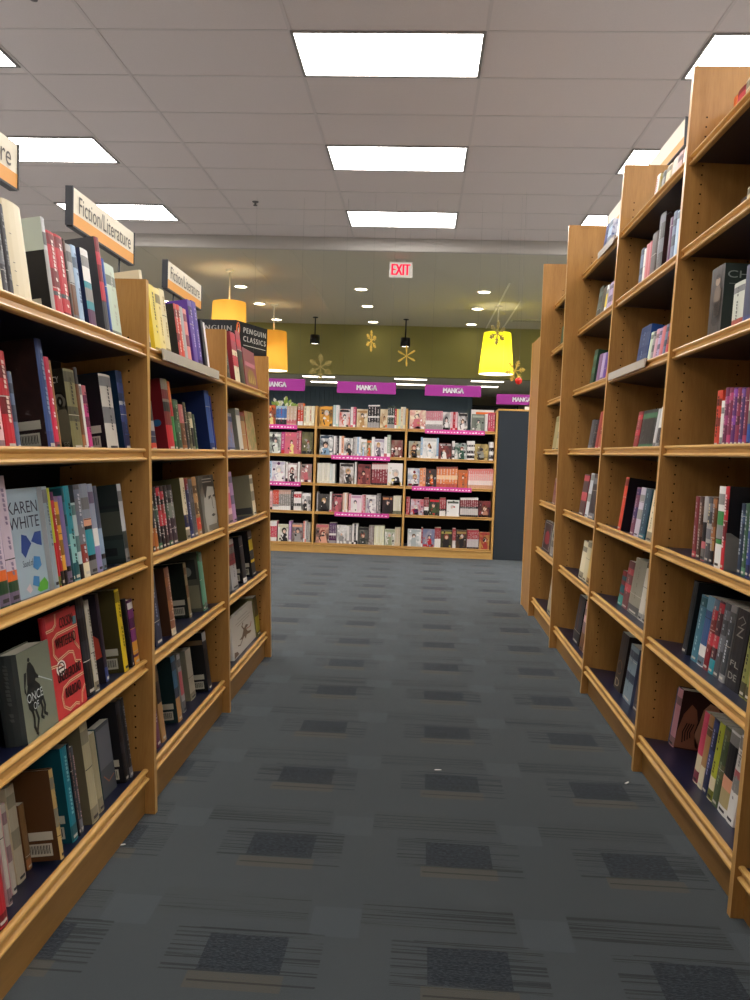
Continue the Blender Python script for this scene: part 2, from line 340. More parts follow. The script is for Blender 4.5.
# tilt of every right hand shelf, one list per section from the nearest
RTILT = {0: [.05] * 7, 1: [.03, .03, .03, .02, .02, .12, .12], 2: [.12, .05, .12, .13, .12, .13, .12], 3: [.12] * 7, 4: [.1] * 7}
LYU = [.475, 1.41, 2.35, 3.30, 4.222]; RYU = [1.063, 1.983, 2.897, 3.838, 4.731, 5.669]
UT = .022; LIPH = .038
LIP = [(-.004, .001), (.0005, -.001), (.002, -.005), (.0005, -.0085), (-.004, -.0105), (-.0085, -.013), (-.0085, -.023), (-.005, -.0255), (.0005, -.0275), (.002, -.031), (0, -.0345), (-.004, -.036), (-.014, -.036), (-.014, 0), (-.009, .0015)]
KICK = wood('oak_kick', '#8e6832', '#a67c42', 'y', .4)
def frame(side, z, tilt):
    s = 1 if side == 'L' else -1
    Fx = (-.779 - .024 * z) if side == 'L' else .806 + .034 * z
    u = Vector((s * cos(tilt), 0, sin(tilt))); v = Vector((-s * sin(tilt), 0, cos(tilt)))
    return Vector((Fx, 0, z)), u, v
def upright(root, Xf, s, y0, y1, H, depth, shape='lean', holes=True, zbot=0):
    """a side panel: s=+1 faces +X; leaning front unless shape is 'square'"""
    a = MB()
    if shape == 'lean': prof = [(Xf(0), 0), (Xf(H), H), (Xf(0) - s * depth + (Xf(0) - Xf(H)), H), (Xf(0) - s * depth, 0)]
    else: prof = [(Xf(0) + s * .008, 0), (Xf(0) + s * .008, H), (Xf(0) - s * depth, H), (Xf(0) - s * depth, 0)]
    # front edge band in a lighter oak
    a.prism(prof, y0, y1, OAK, ms=[EDGE, OAK, OAK, OAK])
    if holes:
        for off in (.055, .235):
            z = .2
            while z < H - .15:
                x = Xf(z) - s * off
                for yy, d in ((y0 - .0006, -1), (y1 + .0006, 1)):
                    a.face([(x + .0032 * cos(k * pi / 3), yy, z + .0032 * sin(k * pi / 3)) for k in range(6)], HOLE)
                z += .032
    o = a.build('upright', root); return o
def gondola(side, label, name, YU, SH, tilts, H, depth, square=()):
    s = 1 if side == 'L' else -1; Xf = XL if side == 'L' else XR
    xc = Xf(0) - s * depth / 2
    root = empty(name, (xc, YU[0], 0), label, 'bookcase')
    parts = []
    for i, y in enumerate(YU):
        parts.append(upright(root, Xf, s, y - UT if i else y, y if i else y + UT, 2.425 if i in square else H, depth, 'square' if i in square else 'lean'))
    for i in range(len(YU) - 1):
        y0 = YU[i] + (UT if i == 0 else .0); y1 = YU[i + 1] - UT
        a = MB(); xm = Xf(0) - s * depth / 2; a.box((min(xm - .006, xm + .006), y0, .02), (max(xm - .006, xm + .006), y1, SH[0] + .01), BACK); parts.append(a.build('back_panel', root))
        a = MB(); kx = Xf(0) - s * .032; a.box((min(kx, kx - s * .018), y0, 0), (max(kx, kx - s * .018), y1, SH[-1] - .034), KICK); parts.append(a.build('kick_board', root))
        for j, z in enumerate(SH):
            O, u, v = frame(side, z, tilts(i, j)); dmax = (depth / 2 - .02 - abs(Xf(z) - Xf(0))) / max(.9, cos(tilts(i, j))) 
            a = MB(); fn = lambda p, y: tuple(O + p[0] * u + p[1] * v + Vector((0, y, 0)))
            a.prism([(-.014, -.004), (-.014, -.024), (-dmax, -.024), (-dmax, -.004)], y0, y1, LAM, fn)
            sh = a.build('shelf', root); parts.append(sh)
            a = MB(); a.prism(LIP, y0 + .001, y1 - .001, OAKY, fn)
            l = a.build('edge_molding', sh)
    for o in parts: child(o, root)
    return root
gondola('L', 'low oak bookcase with tilted shelves running along the left of the aisle', 'bookcase', LYU, LS, lambda i, j: LTILT[j], 1.585, .62)
gondola('R', 'tall oak bookcase of seven shelves running along the right of the aisle', 'bookcase', RYU, RS, lambda i, j: RTILT[i][j], 2.45, .72, square=(4, 5))
# end unit behind the tall case, opening away from the viewer
root = empty('end_bookcase', (1.16, 5.88, 0), 'lower oak end bookcase closing the far end of the tall right bookcase', 'bookcase')
y0, y1, H = 5.672, 6.087, 1.945; ps = []
a = MB(); a.box((.795, y0, 0), (.817, y1, H), OAK, bev=.002); a.prism([(.791, 0), (.791, H), (.823, H), (.823, 0)], y1 - .03, y1 + .006, EDGE); ps.append(a.build('side_panel', root))
a = MB(); a.box((1.5, y0, 0), (1.522, y1, H), OAK, bev=.002); ps.append(a.build('side_panel', root))
a = MB(); a.box((.817, y0, .02), (1.5, y0 + .012, H - .02), BACK); ps.append(a.build('back_panel', root))
a = MB(); a.box((.817, y0, H - .022), (1.5, y1, H), OAKX); ps.append(a.build('top_panel', root))
for z in (.118, .48, .81, 1.16, 1.5):
    a = MB(); a.box((.818, y0 + .012, z - .024), (1.499, y1 - .012, z - .004), LAM); s_ = a.build('shelf', root)
    a = MB(); a.prism(LIP, .819, 1.498, OAKX, lambda p, x: (x, y1 + p[0], z + p[1])); a.build('edge_molding', s_); ps.append(s_)
for o in ps: child(o, root)

# far manga bookcase
MY, MX, MS = 8.62, [-3.02, -2.09, -1.135, -.165, .79], [1.362, 1.055, .752, .446, .107]
root = empty('bookcase', (-1.1, MY + .17, 0), 'low oak bookcase of comics facing the viewer at the end of the aisle', 'bookcase'); ps = []
for i, x in enumerate(MX):
    a = MB(); a.prism([(MY, 0), (MY + .02, 1.575), (MY + .34, 1.575), (MY + .36, 0)], x - .011, x + .011, OAK, lambda p, x_: (x_, p[0], p[1]), ms=[EDGE, OAK, OAK, OAK])
    ps.append(a.build('upright', root))
for i in range(4):
    x0, x1 = MX[i] + .011, MX[i + 1] - .011
    a = MB(); a.box((x0, MY + .33, .02), (x1, MY + .342, 1.37), BACK); ps.append(a.build('back_panel', root))
    a = MB(); a.box((x0, MY + .01, 0), (x1, MY + .028, MS[-1] - .03), OAKX); ps.append(a.build('kick_board', root))
    for z in MS:
        yf = MY + .0127 * z
        a = MB(); a.box((x0, yf + .014, z - .024), (x1, MY + .328, z - .004), LAM); s_ = a.build('shelf', root)
        a = MB(); a.prism([(p[0] * 1.0, p[1] * .8) for p in LIP], x0 + .001, x1 - .001, OAKX, lambda p, x_: (x_, yf - p[0], z + p[1])); a.build('edge_molding', s_); ps.append(s_)
for o in ps: child(o, root)
# dark panel beside it
NAVY = flat('#33383d', .85, 0, .15, 'navy_fabric')
root = empty('display_partition', (1.13, MY + .2, 0), 'plain dark navy display partition between the comics bookcase and the tall bookcase', 'display panel')
a = MB(); a.box((.806, MY + .01, 0), (1.46, MY + .34, 1.585), NAVY, bev=.004); child(a.build('board', root), root)
a = MB(); a.box((.80, MY + .005, 1.585), (1.465, MY + .345, 1.603), OAKX, bev=.002); child(a.build('top_trim', root), root)
a = MB(); P = at_y(529, 407, 8.75); a.box((P.x - .045, 8.74, 1.604), (P.x + .045, 8.75, 1.64), flat('white')); a.box((P.x - .045, 8.74, 1.604), (P.x + .045, 8.78, 1.607), flat('white'))
o = a.build('price_card'); origin_to(o, (P.x, 8.745, 1.604)); tag(o, 'tiny white card standing on top of the navy display panel', 'card')
# card standing behind the top shelf comics
root = empty('display_card', (.66, 8.88, 1.36), 'white display card with a broad orange band behind comics at the top right', 'display card')
a = MB(); a.box((.53, 8.875, 1.36), (.775, 8.885, 1.60), flat('white', .4)); child(a.build('board', root), root)
a = MB(); a.box((.58, 8.872, 1.44), (.775, 8.8745, 1.575), flat('#f0762c', .4)); child(a.build('colour_band', root), root)

# ------------------------------------------------------------------ books
ITEMS = []
def book_mesh(T, H, D, spine, o, seed, small=False):
    rnd = random.Random(seed); hard = o.get('hard', False)
    cov = o.get('cov', spine); b = .003 if hard else .0008; ov = .003 if hard else .0003
    T = max(T, .005)
    ms, mc = flat(spine, o.get('rough', .4)), flat(cov, .4)
    mf = art(o['art'], o.get('sc', 38), seed % 5) if 'art' in o else mc
    mb_ = art(o['back'], 30, seed % 4) if 'back' in o else mc
    sp = art(o['spart'], 60, seed % 4) if 'spart' in o else ms
    B = [(0, 1, spine)] if 'bands' not in o else o['bands']
    a = MB(); bul = min(.003, T * .14) if hard else min(.001, T * .08)
    S = [(-.0015, 0), (bul * .5, T * .2), (bul, T * .5), (bul * .5, T * .8), (-.0015, T)]
    outer = [(-D, 0)] + S + [(-D, T)]; inner = [(-D, b), (-b - .001, b), (-b - .001, T - b), (-D, T - b)]
    lv = sorted({0, 1} | {z for q in B for z in q[:2]})
    def bm_at(z):
        for q in B:
            if q[0] <= z <= q[1]: return flat(q[2], .4)
        return sp
    rings = [[a.bm.verts.new((p[0], p[1], z * H)) for p in outer] for z in lv]
    for k in range(len(lv) - 1):
        for i in range(6):
            f = a.bm.faces.new((rings[k][i], rings[k][i + 1], rings[k + 1][i + 1], rings[k + 1][i]))
            m = mb_ if i == 0 else mf if i == 5 else bm_at((lv[k] + lv[k + 1]) / 2)
            if 'bands' in o and o.get('wrap') and i in (0, 5): m = bm_at((lv[k] + lv[k + 1]) / 2)
            f.material_index = a.mi(m)
    li = [[a.bm.verts.new((p[0], p[1], z)) for p in inner] for z in (0, H)]
    for i in range(3):
        f = a.bm.faces.new((li[0][i + 1], li[0][i], li[1][i], li[1][i + 1])); f.material_index = a.mi(mc)
    for k, r in ((0, rings[0]), (1, rings[-1])):      # rims of the boards
        for q in ((r[0], r[1], li[k][1], li[k][0]), (r[1], r[2], r[3], li[k][1]), (r[3], r[4], r[5], li[k][2]), (r[3], li[k][2], li[k][1]), (r[5], r[6], li[k][3], li[k][2])):
            try:
                f = a.bm.faces.new(q); f.material_index = a.mi(mc)
            except ValueError: pass
    for i, j in ((0, 0), (6, 3)):
        f = a.bm.faces.new((rings[0][i], rings[-1][i], li[1][j], li[0][j])) if False else None
    # title marks down the spine
    tc = o.get('txt')
    if tc and T > .006:
        mt = flat(tc, .5); z = H * .9; zend = H * rnd.uniform(.18, .3); w = min(T * .34, .011); run = 0; L = rnd.uniform(.3, .45) * H
        xx = bul + .001
        while z > zend:
            run += 1
            ll = rnd.uniform(.5, .8) * w
            if rnd.random() < .8: a.face([(xx, T / 2 - w * .5, z), (xx, T / 2 + w * .5 * rnd.uniform(.3, 1), z), (xx, T / 2 + w * .5, z - ll), (xx, T / 2 - w * .5 * rnd.uniform(.2, 1), z - ll)], mt)
            z -= ll * 1.35
            if run > rnd.randint(5, 9): z -= w * 1.3; run = 0
        for z in o.get('rule', ()):
            a.face([(xx, T * .12, z * H), (xx, T * .88, z * H), (xx, T * .88, z * H + .003), (xx, T * .12, z * H + .003)], mt)
    if T > .007 and not o.get('face') and not small and 'draw_spine' not in o:      # author block, rules and publisher mark
        def dim(h, k):
            v = lin(PAL.get(h, h)); return '#%02x%02x%02x' % tuple(int(255 * min(1, max(0, ((c * k) ** (1 / 2.2))))) for c in v[:3])
        base = spine if not spine.startswith('#') else spine; lum = sum(lin(PAL.get(base, base))[:3]) / 3
        alt = flat(dim(base, .35) if lum > .12 else dim(base, 2.6), .45); con = flat('#2c2a2c' if lum > .3 else '#c9c2b4', .5)
        def band(z0, z1, m_, off, i0=0, i1=4):
            for q in range(i0, i1):
                (xa_, ya_), (xb_, yb_) = S[q], S[q + 1]
                a.face([(xa_ + off, ya_, H * z0), (xb_ + off, yb_, H * z0), (xb_ + off, yb_, H * z1), (xa_ + off, ya_, H * z1)], m_)
        k = rnd.random()
        if k < .45: band(.015, rnd.uniform(.09, .2), alt, .0002)
        if k > .3:
            z = rnd.choice([.72, .78, .84]); band(z, z + .13, alt, .0002)
        if k > .6: band(.36, rnd.uniform(.5, .6), alt, .0002)
        band(.035, .065, con, .0004, 1, 3); z_ = rnd.uniform(.2, .85)
        if rnd.random() < .35: band(z_, z_ + .008, con, .0004)
    if o.get('stk'):      # price and barcode stickers on the back cover
        y = -.0005; w = D
        for z0, z1, x0 in ((.012, .042, -.075), (.05, .07, -.07)):
            a.face([(x0, y, z0), (x0 + .058, y, z0), (x0 + .058, y, z1), (x0, y, z1)], STK)
        for k in range(14):
            x0 = -.07 + k * .0035; a.face([(x0, y - .0003, .018), (x0 + (.0012, .002)[k % 2], y - .0003, .018), (x0 + (.0012, .002)[k % 2], y - .0003, .038), (x0, y - .0003, .038)], BLACKM)
    if 'draw' in o: o['draw'](a, T, H, D)
    if 'draw_spine' in o: o['draw_spine'](a, T, H, D, bul + .0008)
    g = MB(); zz = .003 if hard else .0005
    g.box((-D + (.004 if hard else .0005), b + .0002, zz), (-b - .0015, T - b - .0002, H - zz), PAGE)
    return a, g
def place(root_name, T, H, D, spine, o, origin, ex, ey, ez, where, seed, sort, small=False):
    a, g = book_mesh(T, H, D, spine, o, seed, small)
    bmesh.ops.recalc_face_normals(a.bm, faces=[f for f in a.bm.faces])
    if small:
        g.bm.to_mesh(bpy.data.meshes.new('x')) if False else None
        off = a.mi(PAGE); me = bpy.data.meshes.new('x'); g.bm.to_mesh(me)
        n0 = len(a.bm.faces); a.bm.from_mesh(me); a.bm.faces.ensure_lookup_table()
        for f in a.bm.faces[n0:]: f.material_index = off
        bpy.data.meshes.remove(me); g.bm.free(); g = None
    b = a.build('comic' if where[0] == 'M' else 'book', recalc=False)
    if g: p = g.build('pages', b)
    c = .5 * T * Vector(ey) - .5 * D * Vector(ex)      # origin in the middle of the base
    for q in ([b] + ([p] if g else [])): q.data.transform(Matrix.Translation((.5 * D, -.5 * T, 0)))
    M = Matrix((ex, ey, ez)).transposed().to_4x4(); M.translation = Vector(origin) + c
    b.matrix_world = M
    ITEMS.append(dict(o=b, col=o.get('name', spine), face=bool(o.get('face')), where=where, sort=sort, lab=o.get('lab'), cover=o.get('say')))
    return b
def solve(side, z, tilt, sb, xp, lo=.95, hi=8):
    O, u, v = frame(side, z, tilt); s = 1 if side == 'L' else -1
    base = O - (.0185 + sb) * u + (-.0035 if sb >= 0 else .005) * v
    f = lambda Y: px_of(base + Vector((0, Y, 0)))[0] - xp
    a, b = lo, hi
    for _ in range(50):
        m = (a + b) / 2
        if (f(a) < 0) == (f(m) < 0): a = m
        else: b = m
    return base + Vector((0, (a + b) / 2, 0)), u, v
def height(P, v, yt, dflt=.2):
    h0, h1 = .03, .42
    f = lambda h: px_of(P + h * v)[1] - yt
    if f(h0) < 0 or f(h1) > 0: return dflt
    for _ in range(40):
        m = (h0 + h1) / 2
        if f(m) > 0: h0 = m
        else: h1 = m
    return h0
SEC = {'L': {1: 'nearest', 2: 'middle', 3: 'farthest'}, 'R': {1: 'nearest', 2: 'second', 3: 'third', 4: 'farthest'}}
ORD = ['top', 'second', 'third', 'fourth', 'fifth', 'sixth', 'seventh']
sd = 0
def shelf(side, bay, j, books, sb=.01, D=.15):
    global sd
    SH = LS if side == 'L' else RS; z = SH[j]; tilt = LTILT[j] if side == 'L' else RTILT[bay][j]
    nS = len(SH); sname = ORD[j] if j < nS - 1 else 'bottom'
    where = (side, bay, j, '%s shelf, %s section of the %s bookcase' % (sname, SEC[side][bay], 'left' if side == 'L' else 'tall right'),)
    s = 1 if side == 'L' else -1
    YU = LYU if side == 'L' else RYU; lim0, lim1 = YU[bay if side == 'L' else bay] + .004, (YU[bay + 1]) - UT - .004
    prev = None
    for bk in books:
        sd += 1
        xa, xb, yt, spine = bk[:4]; o = dict(bk[4]) if len(bk) > 4 else {}
        n = o.get('n', 1); sbk = o.get('sb', sb); cols = o.get('cols')
        for i in range(n):
            x0 = xa + (xb - xa) * i / n; x1 = xa + (xb - xa) * (i + 1) / n
            oo = dict(o)
            col = cols[i % len(cols)] if cols else spine
            oo.setdefault('name', spine)
            P0, u, v = solve(side, z, tilt, sbk, x0); P1, _, _ = solve(side, z, tilt, sbk, x1)
            ya, yb = sorted((P0.y, P1.y)); 
            ya = max(ya, lim0); yb = min(yb, lim1)
            if side == 'L':
                if prev is not None and ya < prev: ya = prev
                if yb - ya < .005: yb = ya + .005
                prev = yb + .0004
            else:
                if prev is not None and yb > prev: yb = prev
                if yb - ya < .005: ya = yb - .005
                prev = ya - .0004
            base = Vector((P0.x, 0, P0.z)); g = .0008
            ytn = yt + o.get('dy', 0) * i
            pe = P0 if not o.get('face') or side == 'L' else P0
            H = o.get('H') or height(Vector((P0.x, P0.y, P0.z)), v, ytn, o.get('hd', .21)); H = min(H, .34)
            jit = 0
            if not o.get('face'):
                T = yb - ya - g; dd = o.get('D', D)
                if side == 'L': org = base + Vector((0, ya, 0)); ex, ey, ez = u, Vector((0, 1, 0)), v
                else: org = base + Vector((0, yb - g, 0)); ex, ey, ez = u, Vector((0, -1, 0)), v
            else:
                W = yb - ya; T = o.get('T', .03); dd = W
                if side == 'L': org = base + Vector((0, ya, 0)) - T * u; ex, ey, ez = Vector((0, -1, 0)), u, v
                else: org = base + Vector((0, yb, 0)) - T * u; ex, ey, ez = Vector((0, 1, 0)), u, v
            bb = place('book', T, H, dd, col, oo, org, ex, ey, ez, where, sd * 7 + i, (x0 + x1) / 2)
# ---- drawn covers
def FR(T, H, D, e=.0007): return lambda a, b: (-a * D, T + e, b * H)
def BK(T, H, D, e=.0007): return lambda a, b: (-D + a * D, -e, b * H)
def ell(cx, cy, rx, ry, n=20, a0=0, a1=2 * pi): return [(cx + rx * cos(a0 + (a1 - a0) * k / n), cy + ry * sin(a0 + (a1 - a0) * k / n)) for k in range(n)]
def stroke(a, pts, w, fn, m, wy=None):
    wy = wy or w
    for (x0, y0), (x1, y1) in zip(pts, pts[1:]):
        d = hypot(x1 - x0, y1 - y0) or 1; nx, ny = -(y1 - y0) / d * w, (x1 - x0) / d * wy; ex, ey = (x1 - x0) / d * w * .4, (y1 - y0) / d * wy * .4
        a.face([fn(x0 - ex + nx, y0 - ey + ny), fn(x0 - ex - nx, y0 - ey - ny), fn(x1 + ex - nx, y1 + ey - ny), fn(x1 + ex + nx, y1 + ey + ny)], m)
def d_karen(a, T, H, D):
    f = FR(T, H, D); g = FR(T, H, D, .0011); ink = flat('#3c3c4a'); bl = flat('#2c4a8c'); b2 = flat('#3f7fb4'); gr = flat('#5fae3c')
    put_text(a, 'KAREN', f, (.06, .77, .94, .88), ink); put_text(a, 'WHITE', f, (.06, .63, .94, .74), ink)
    a.face([f(.3, .42), f(.36, .58), f(.5, .56), f(.62, .48), f(.5, .42), f(.4, .36)], bl)
    a.face([f(.62, .5), f(.76, .58), f(.95, .58), f(.93, .44), f(.8, .46)], bl)
    a.face([f(.58, .26), f(.64, .36), f(.82, .34), f(.84, .26), f(.7, .22)], b2)
    put_text(a, 'Sound of', f, (.3, .28, .6, .34), ink); 
    a.face([f(.5, .1), f(.56, .18), f(.72, .16), f(.7, .06)], b2)
    a.face([f(.62, .04), f(.7, .1), f(.88, .14), f(.97, .08), f(.93, .02), f(.7, .015)], gr)
    a.face([f(.3, .08), f(.42, .12), f(.48, .06), f(.4, .03)], flat('#cdb9bb'))
def d_once(a, T, H, D):
    f = FR(T, H, D); g = FR(T, H, D, .0012); k = flat('#1f2424'); w = flat('#b9c2c0')
    a.face([f(*p) for p in ell(.33, .88, .035, .025, 12)], k)
    a.face([f(.2, .62), f(.24, .78), f(.29, .85), f(.37, .85), f(.45, .78), f(.5, .7), f(.56, .66), f(.55, .63), f(.47, .65), f(.42, .6), f(.3, .56)], k)
    a.face([f(.16, .5), f(.14, .6), f(.2, .7), f(.22, .76), f(.15, .76), f(.12, .66), f(.1, .56)], k)
    a.face([f(.16, .36), f(.14, .5), f(.22, .62), f(.42, .64), f(.56, .56), f(.62, .46), f(.6, .38), f(.5, .34), f(.36, .32), f(.24, .3)], k)
    for L in ([(.24, .36), (.28, .24), (.26, .14), (.33, .04)], [(.34, .34), (.4, .2), (.34, .1), (.3, .0 + .05)], [(.52, .38), (.56, .28), (.5, .2), (.56, .17)], [(.6, .42), (.64, .3), (.6, .22), (.68, .18)]): stroke(a, L, .028, f, k, .018)
    stroke(a, [(.56, .65), (.95, .52)], .012, f, w, .006)
    put_text(a, 'ONCE', g, (.14, .42, .62, .52), w); put_text(a, 'OF', g, (.3, .32, .46, .4), w)
def d_rail(a, T, H, D):
    f = FR(T, H, D); g = FR(T, H, D, .0012); c = flat('#e8c49a'); k = flat('#3a1416')
    for L in ([(.0, .86), (.2, .86), (.3, .9), (.32, .99)], [(.98, .8), (.3, .8), (.16, .76), (.14, .62), (.24, .55), (.6, .58), (.74, .56), (.78, .46), (.95, .43)], [(.0, .52), (.3, .5), (.36, .46)],
              [(.98, .3), (.5, .3), (.3, .27), (.22, .2), (.24, .1), (.4, .04), (.62, .06), (.72, .035)], [(.98, .18), (.86, .12), (.82, .03)], [(.86, .76), (.84, .64), (.96, .56)]):
        stroke(a, L, .022, f, c, .014); stroke(a, L, .006, g, flat('#b8423c'), .004)
    put_text(a, 'COLSON', g, (.42, .84, .86, .94), k, 1, .006); put_text(a, 'WHITEHEAD', g, (.22, .66, .88, .76), k, 1, .006)
    put_text(a, 'UNDERGROUND', g, (.16, .34, .92, .44), k, 1, .006); put_text(a, 'RAILROAD', g, (.34, .16, .84, .26), k, 1, .006)
    a.face([f(*p) for p in ell(.3, .47, .15, .075, 24)], flat('#f0e6da')); 
    for q in (g,): stroke(a, ell(.3, .47, .1, .055, 14) + [(.4, .47)], .01, q, k, .005); stroke(a, [(.22, .47), (.38, .47)], .014, q, k, .007)
    a.face([g(.84, .82), g(.97, .82), g(.97, .9), g(.84, .9)], flat('#4b7d84'))
def d_eye(a, T, H, D):
    f = lambda p, q: (-.075 * (1 - p), -.0007, q * H); g = lambda p, q: (-.075 * (1 - p), -.0011, q * H); w = flat('#cfcfc6'); k = flat('#141514')
    put_text(a, 'CY', f, (.6, .83, .8, .91), w); put_text(a, 'ES', f, (.72, .05, .88, .11), w)
    a.face([f(*p) for p in ell(.8, .3, .2, .26, 24)], flat('#6d6a58'))
    a.face([f(*p) for p in ell(.74, .6, .2, .1, 24)], flat('#7b7a70')); a.face([g(*p) for p in ell(.76, .6, .1, .065, 24)], k)
    a.face([(-.075 * (1 - p[0]), -.0016, p[1] * H) for p in ell(.77, .6, .035, .03, 14)], flat('#9aa09a'))
    stroke(a, [(.55, .66), (.68, .71), (.84, .7), (.95, .64)], .02, g, k, .012)
def d_man(a, T, H, D):
    f = FR(T, H, D); g = FR(T, H, D, .0011); g2 = FR(T, H, D, .0015); k = flat('#2a2a28'); s = flat('#a9a79b'); m = flat('#6c6a60')
    a.face([f(.2, 0), f(.14, .3), f(.22, .62), f(.3, .86), f(.6, .94), f(.9, .8), f(.98, .5), f(.95, .2), f(.8, .05)], s)
    a.face([f(.0, .0), f(.02, .55), f(.1, .8), f(.24, .86), f(.22, .6), f(.14, .3), f(.2, .0)], m)
    a.face([g(.5, .56), g(.66, .6), g(.68, .64), g(.5, .62)], k); a.face([g(.8, .6), g(.95, .6), g(.95, .65), g(.8, .63)], k)
    a.face([g(.7, .6), g(.72, .4), g(.82, .38), g(.76, .42), g(.75, .6)], m); a.face([g(.56, .28), g(.7, .31), g(.86, .28), g(.7, .25)], k)
    a.face([g(.2, .86), g(.3, .98), g(.7, .99), g(.94, .84), g(.9, .78), g(.5, .8), g(.34, .62), g(.26, .6)], k)
    for z in (.88, .93): put_text(a, 'IOANNIDI' if z < .9 else 'STORIESS', g2, (.2, z, .8, z + .035), s) if 0 else stroke(a, [(.2, z), (.8, z)], .02, g2, s, .008)
    a.face([g(.3, .03), g(.95, .03), g(.95, .12), g(.3, .12)], m)
def d_creature(a, T, H, D):
    f = FR(T, H, D); b = flat('#6b5236'); r = flat('#a8623c')
    a.face([f(.28, .34), f(.4, .36), f(.5, .5), f(.62, .56), f(.72, .5), f(.6, .46), f(.66, .36), f(.82, .3), f(.76, .26), f(.6, .3), f(.54, .22), f(.5, .32), f(.42, .28)], b)
    stroke(a, [(.5, .5), (.44, .6), (.5, .66)], .02, f, b, .014); stroke(a, [(.62, .44), (.8, .42), (.86, .5)], .018, f, r, .012); stroke(a, [(.42, .3), (.3, .2), (.2, .24)], .016, f, b, .012)
    for z, x0, x1 in ((.84, .3, .74), (.76, .2, .84), (.69, .26, .8)): stroke(a, [(x0, z), (x1, z + .01)], .01, f, flat('#a39a88'), .008)
    a.face([f(.02, .02), f(.2, .04), f(.16, .12), f(.04, .16)], b)
def d_pair(a, T, H, D):          # two faces close together on a dark ground
    f = FR(T, H, D); s = flat('#d09a78'); s2 = flat('#a0664c'); k = flat('#1c1412')
    a.face([f(.0, .02), f(.02, .3), f(.1, .6), f(.24, .78), f(.36, .7), f(.42, .5), f(.38, .3), f(.5, .12), f(.6, .02)], s2)
    a.face([f(.45, .04), f(.4, .3), f(.46, .5), f(.5, .72), f(.62, .84), f(.8, .8), f(.92, .6), f(.98, .3), f(.98, .02)], s)
    g = FR(T, H, D, .0011)
    for k_ in range(4): stroke(a, [(.16 + .05 * k_, .12 + .03 * k_), (.14 + .05 * k_, .3), (.2 + .05 * k_, .45)], .012, g, k, .01)
def d_chris(a, T, H, D):
    f = FR(T, H, D); put_text(a, 'CHRIS', f, (.06, .8, .8, .9), flat('#9aa49c')); stroke(a, [(.1, .72), (.7, .72)], .01, f, flat('#7c867c'), .006)
def s_chris(a, T, H, D, e):
    f = lambda p, q: (e + .0006, p * T, q * H); k = flat('#6d5c4c'); k2 = flat('#a08a74'); d = flat('#2c2624')
    a.face([f(*p) for p in ell(.62, .78, .17, .06, 16)], k2); a.face([f(.4, .5), f(.42, .66), f(.55, .72), f(.75, .72), f(.9, .64), f(.86, .3), f(.5, .28)], k)
    a.face([f(.34, .22), f(.4, .5), f(.86, .5), f(.84, .22), f(.7, .16), f(.5, .16)], d); a.face([f(.44, .84), f(.5, .88), f(.74, .88), f(.8, .82), f(.62, .81)], d)
def d_z(a, T, H, D): pass
def s_z(a, T, H, D, e):
    f = lambda p, q: (e + .0005, p * T, q * H); w = flat('#9c9c94')
    put_text(a, 'Z', f, (.25, .66, .75, .78), w); put_text(a, 'FL', f, (.2, .28, .8, .35), w); put_text(a, 'DE', f, (.2, .12, .8, .2), w); stroke(a, [(.25, .86), (.5, .92), (.75, .86), (.5, .8)], .04, f, w, .006)
def s_letter(t):
    def q(a, T, H, D, e):
        f = lambda p, z: (e + .0005, p * T, z * H); put_text(a, t, f, (.25, .06, .75, .2), flat('#b9a98a')); stroke(a, ell(.5, .4, .3, .12, 12), .04, f, flat('#8a6a44'), .006)
    return q
def d_box(a, T, H, D):           # pale top third with small print, dark below
    f = BK(T, H, D); g = BK(T, H, D, .0011)
    a.face([f(0, .67), f(1, .67), f(1, 1), f(0, 1)], flat('#c6d0c2')); a.face([f(0, 0), f(1, 0), f(1, .07), f(0, .07)], flat('#8d2530'))
    for z, x0, x1 in ((.9, .3, .7), (.86, .26, .6), (.82, .3, .68)): a.face([g(x0, z), g(x1, z), g(x1, z + .012), g(x0, z + .012)], flat('#8e988e'))
    a.face([g(.5, .1), g(.85, .1), g(.85, .19), g(.5, .19)], STK)
def d_bands(a, T, H, D):
    f = BK(T, H, D); 
    for z0, z1, c in ((.36, .66, '#53564a'), (.06, .3, '#34403c'), (.7, .74, '#23272a')): a.face([f(.02, z0), f(.99, z0), f(.99, z1), f(.02, z1)], flat(c))
    a.face([BK(T, H, D, .001)(.6, .1), BK(T, H, D, .001)(.85, .1), BK(T, H, D, .001)(.85, .2), BK(T, H, D, .001)(.6, .2)], flat('#1c1f20'))
def d_art2(a, T, H, D):
    f = BK(T, H, D); a.face([f(.4, .35), f(.5, .5), f(.7, .62), f(.95, .5), f(.98, .3), f(.7, .22)], flat('#c04a3c')); a.face([f(.2, .5), f(.4, .78), f(.7, .85), f(.6, .62), f(.45, .5)], flat('#3a3f7c'))
def d_photo(a, T, H, D):
    f = BK(T, H, D); a.face([f(.45, .55), f(.92, .55), f(.92, .88), f(.45, .88)], flat('#2c2f2e')); a.face([BK(T, H, D, .001)(*p) for p in ell(.68, .68, .12, .08, 14)], flat('#8b8f86')); a.face([f(.4, .06), f(.95, .06), f(.95, .45), f(.4, .45)], flat('#8e8a70'))
def d_gold(a, T, H, D):
    f = FR(T, H, D); a.face([f(.1, .58), f(.92, .58), f(.92, .68), f(.1, .68)], flat('#b8707a')); a.face([f(.2, .14), f(.85, .14), f(.9, .3), f(.7, .5), f(.4, .52), f(.18, .36)], flat('#8a6a34'))
    for k in range(4): a.face([FR(T, H, D, .0011)(.28 + .15 * k, .18), FR(T, H, D, .0011)(.36 + .15 * k, .18), FR(T, H, D, .0011)(.33 + .15 * k, .42)], flat('#c2a45c'))

D1 = lambda **k: k
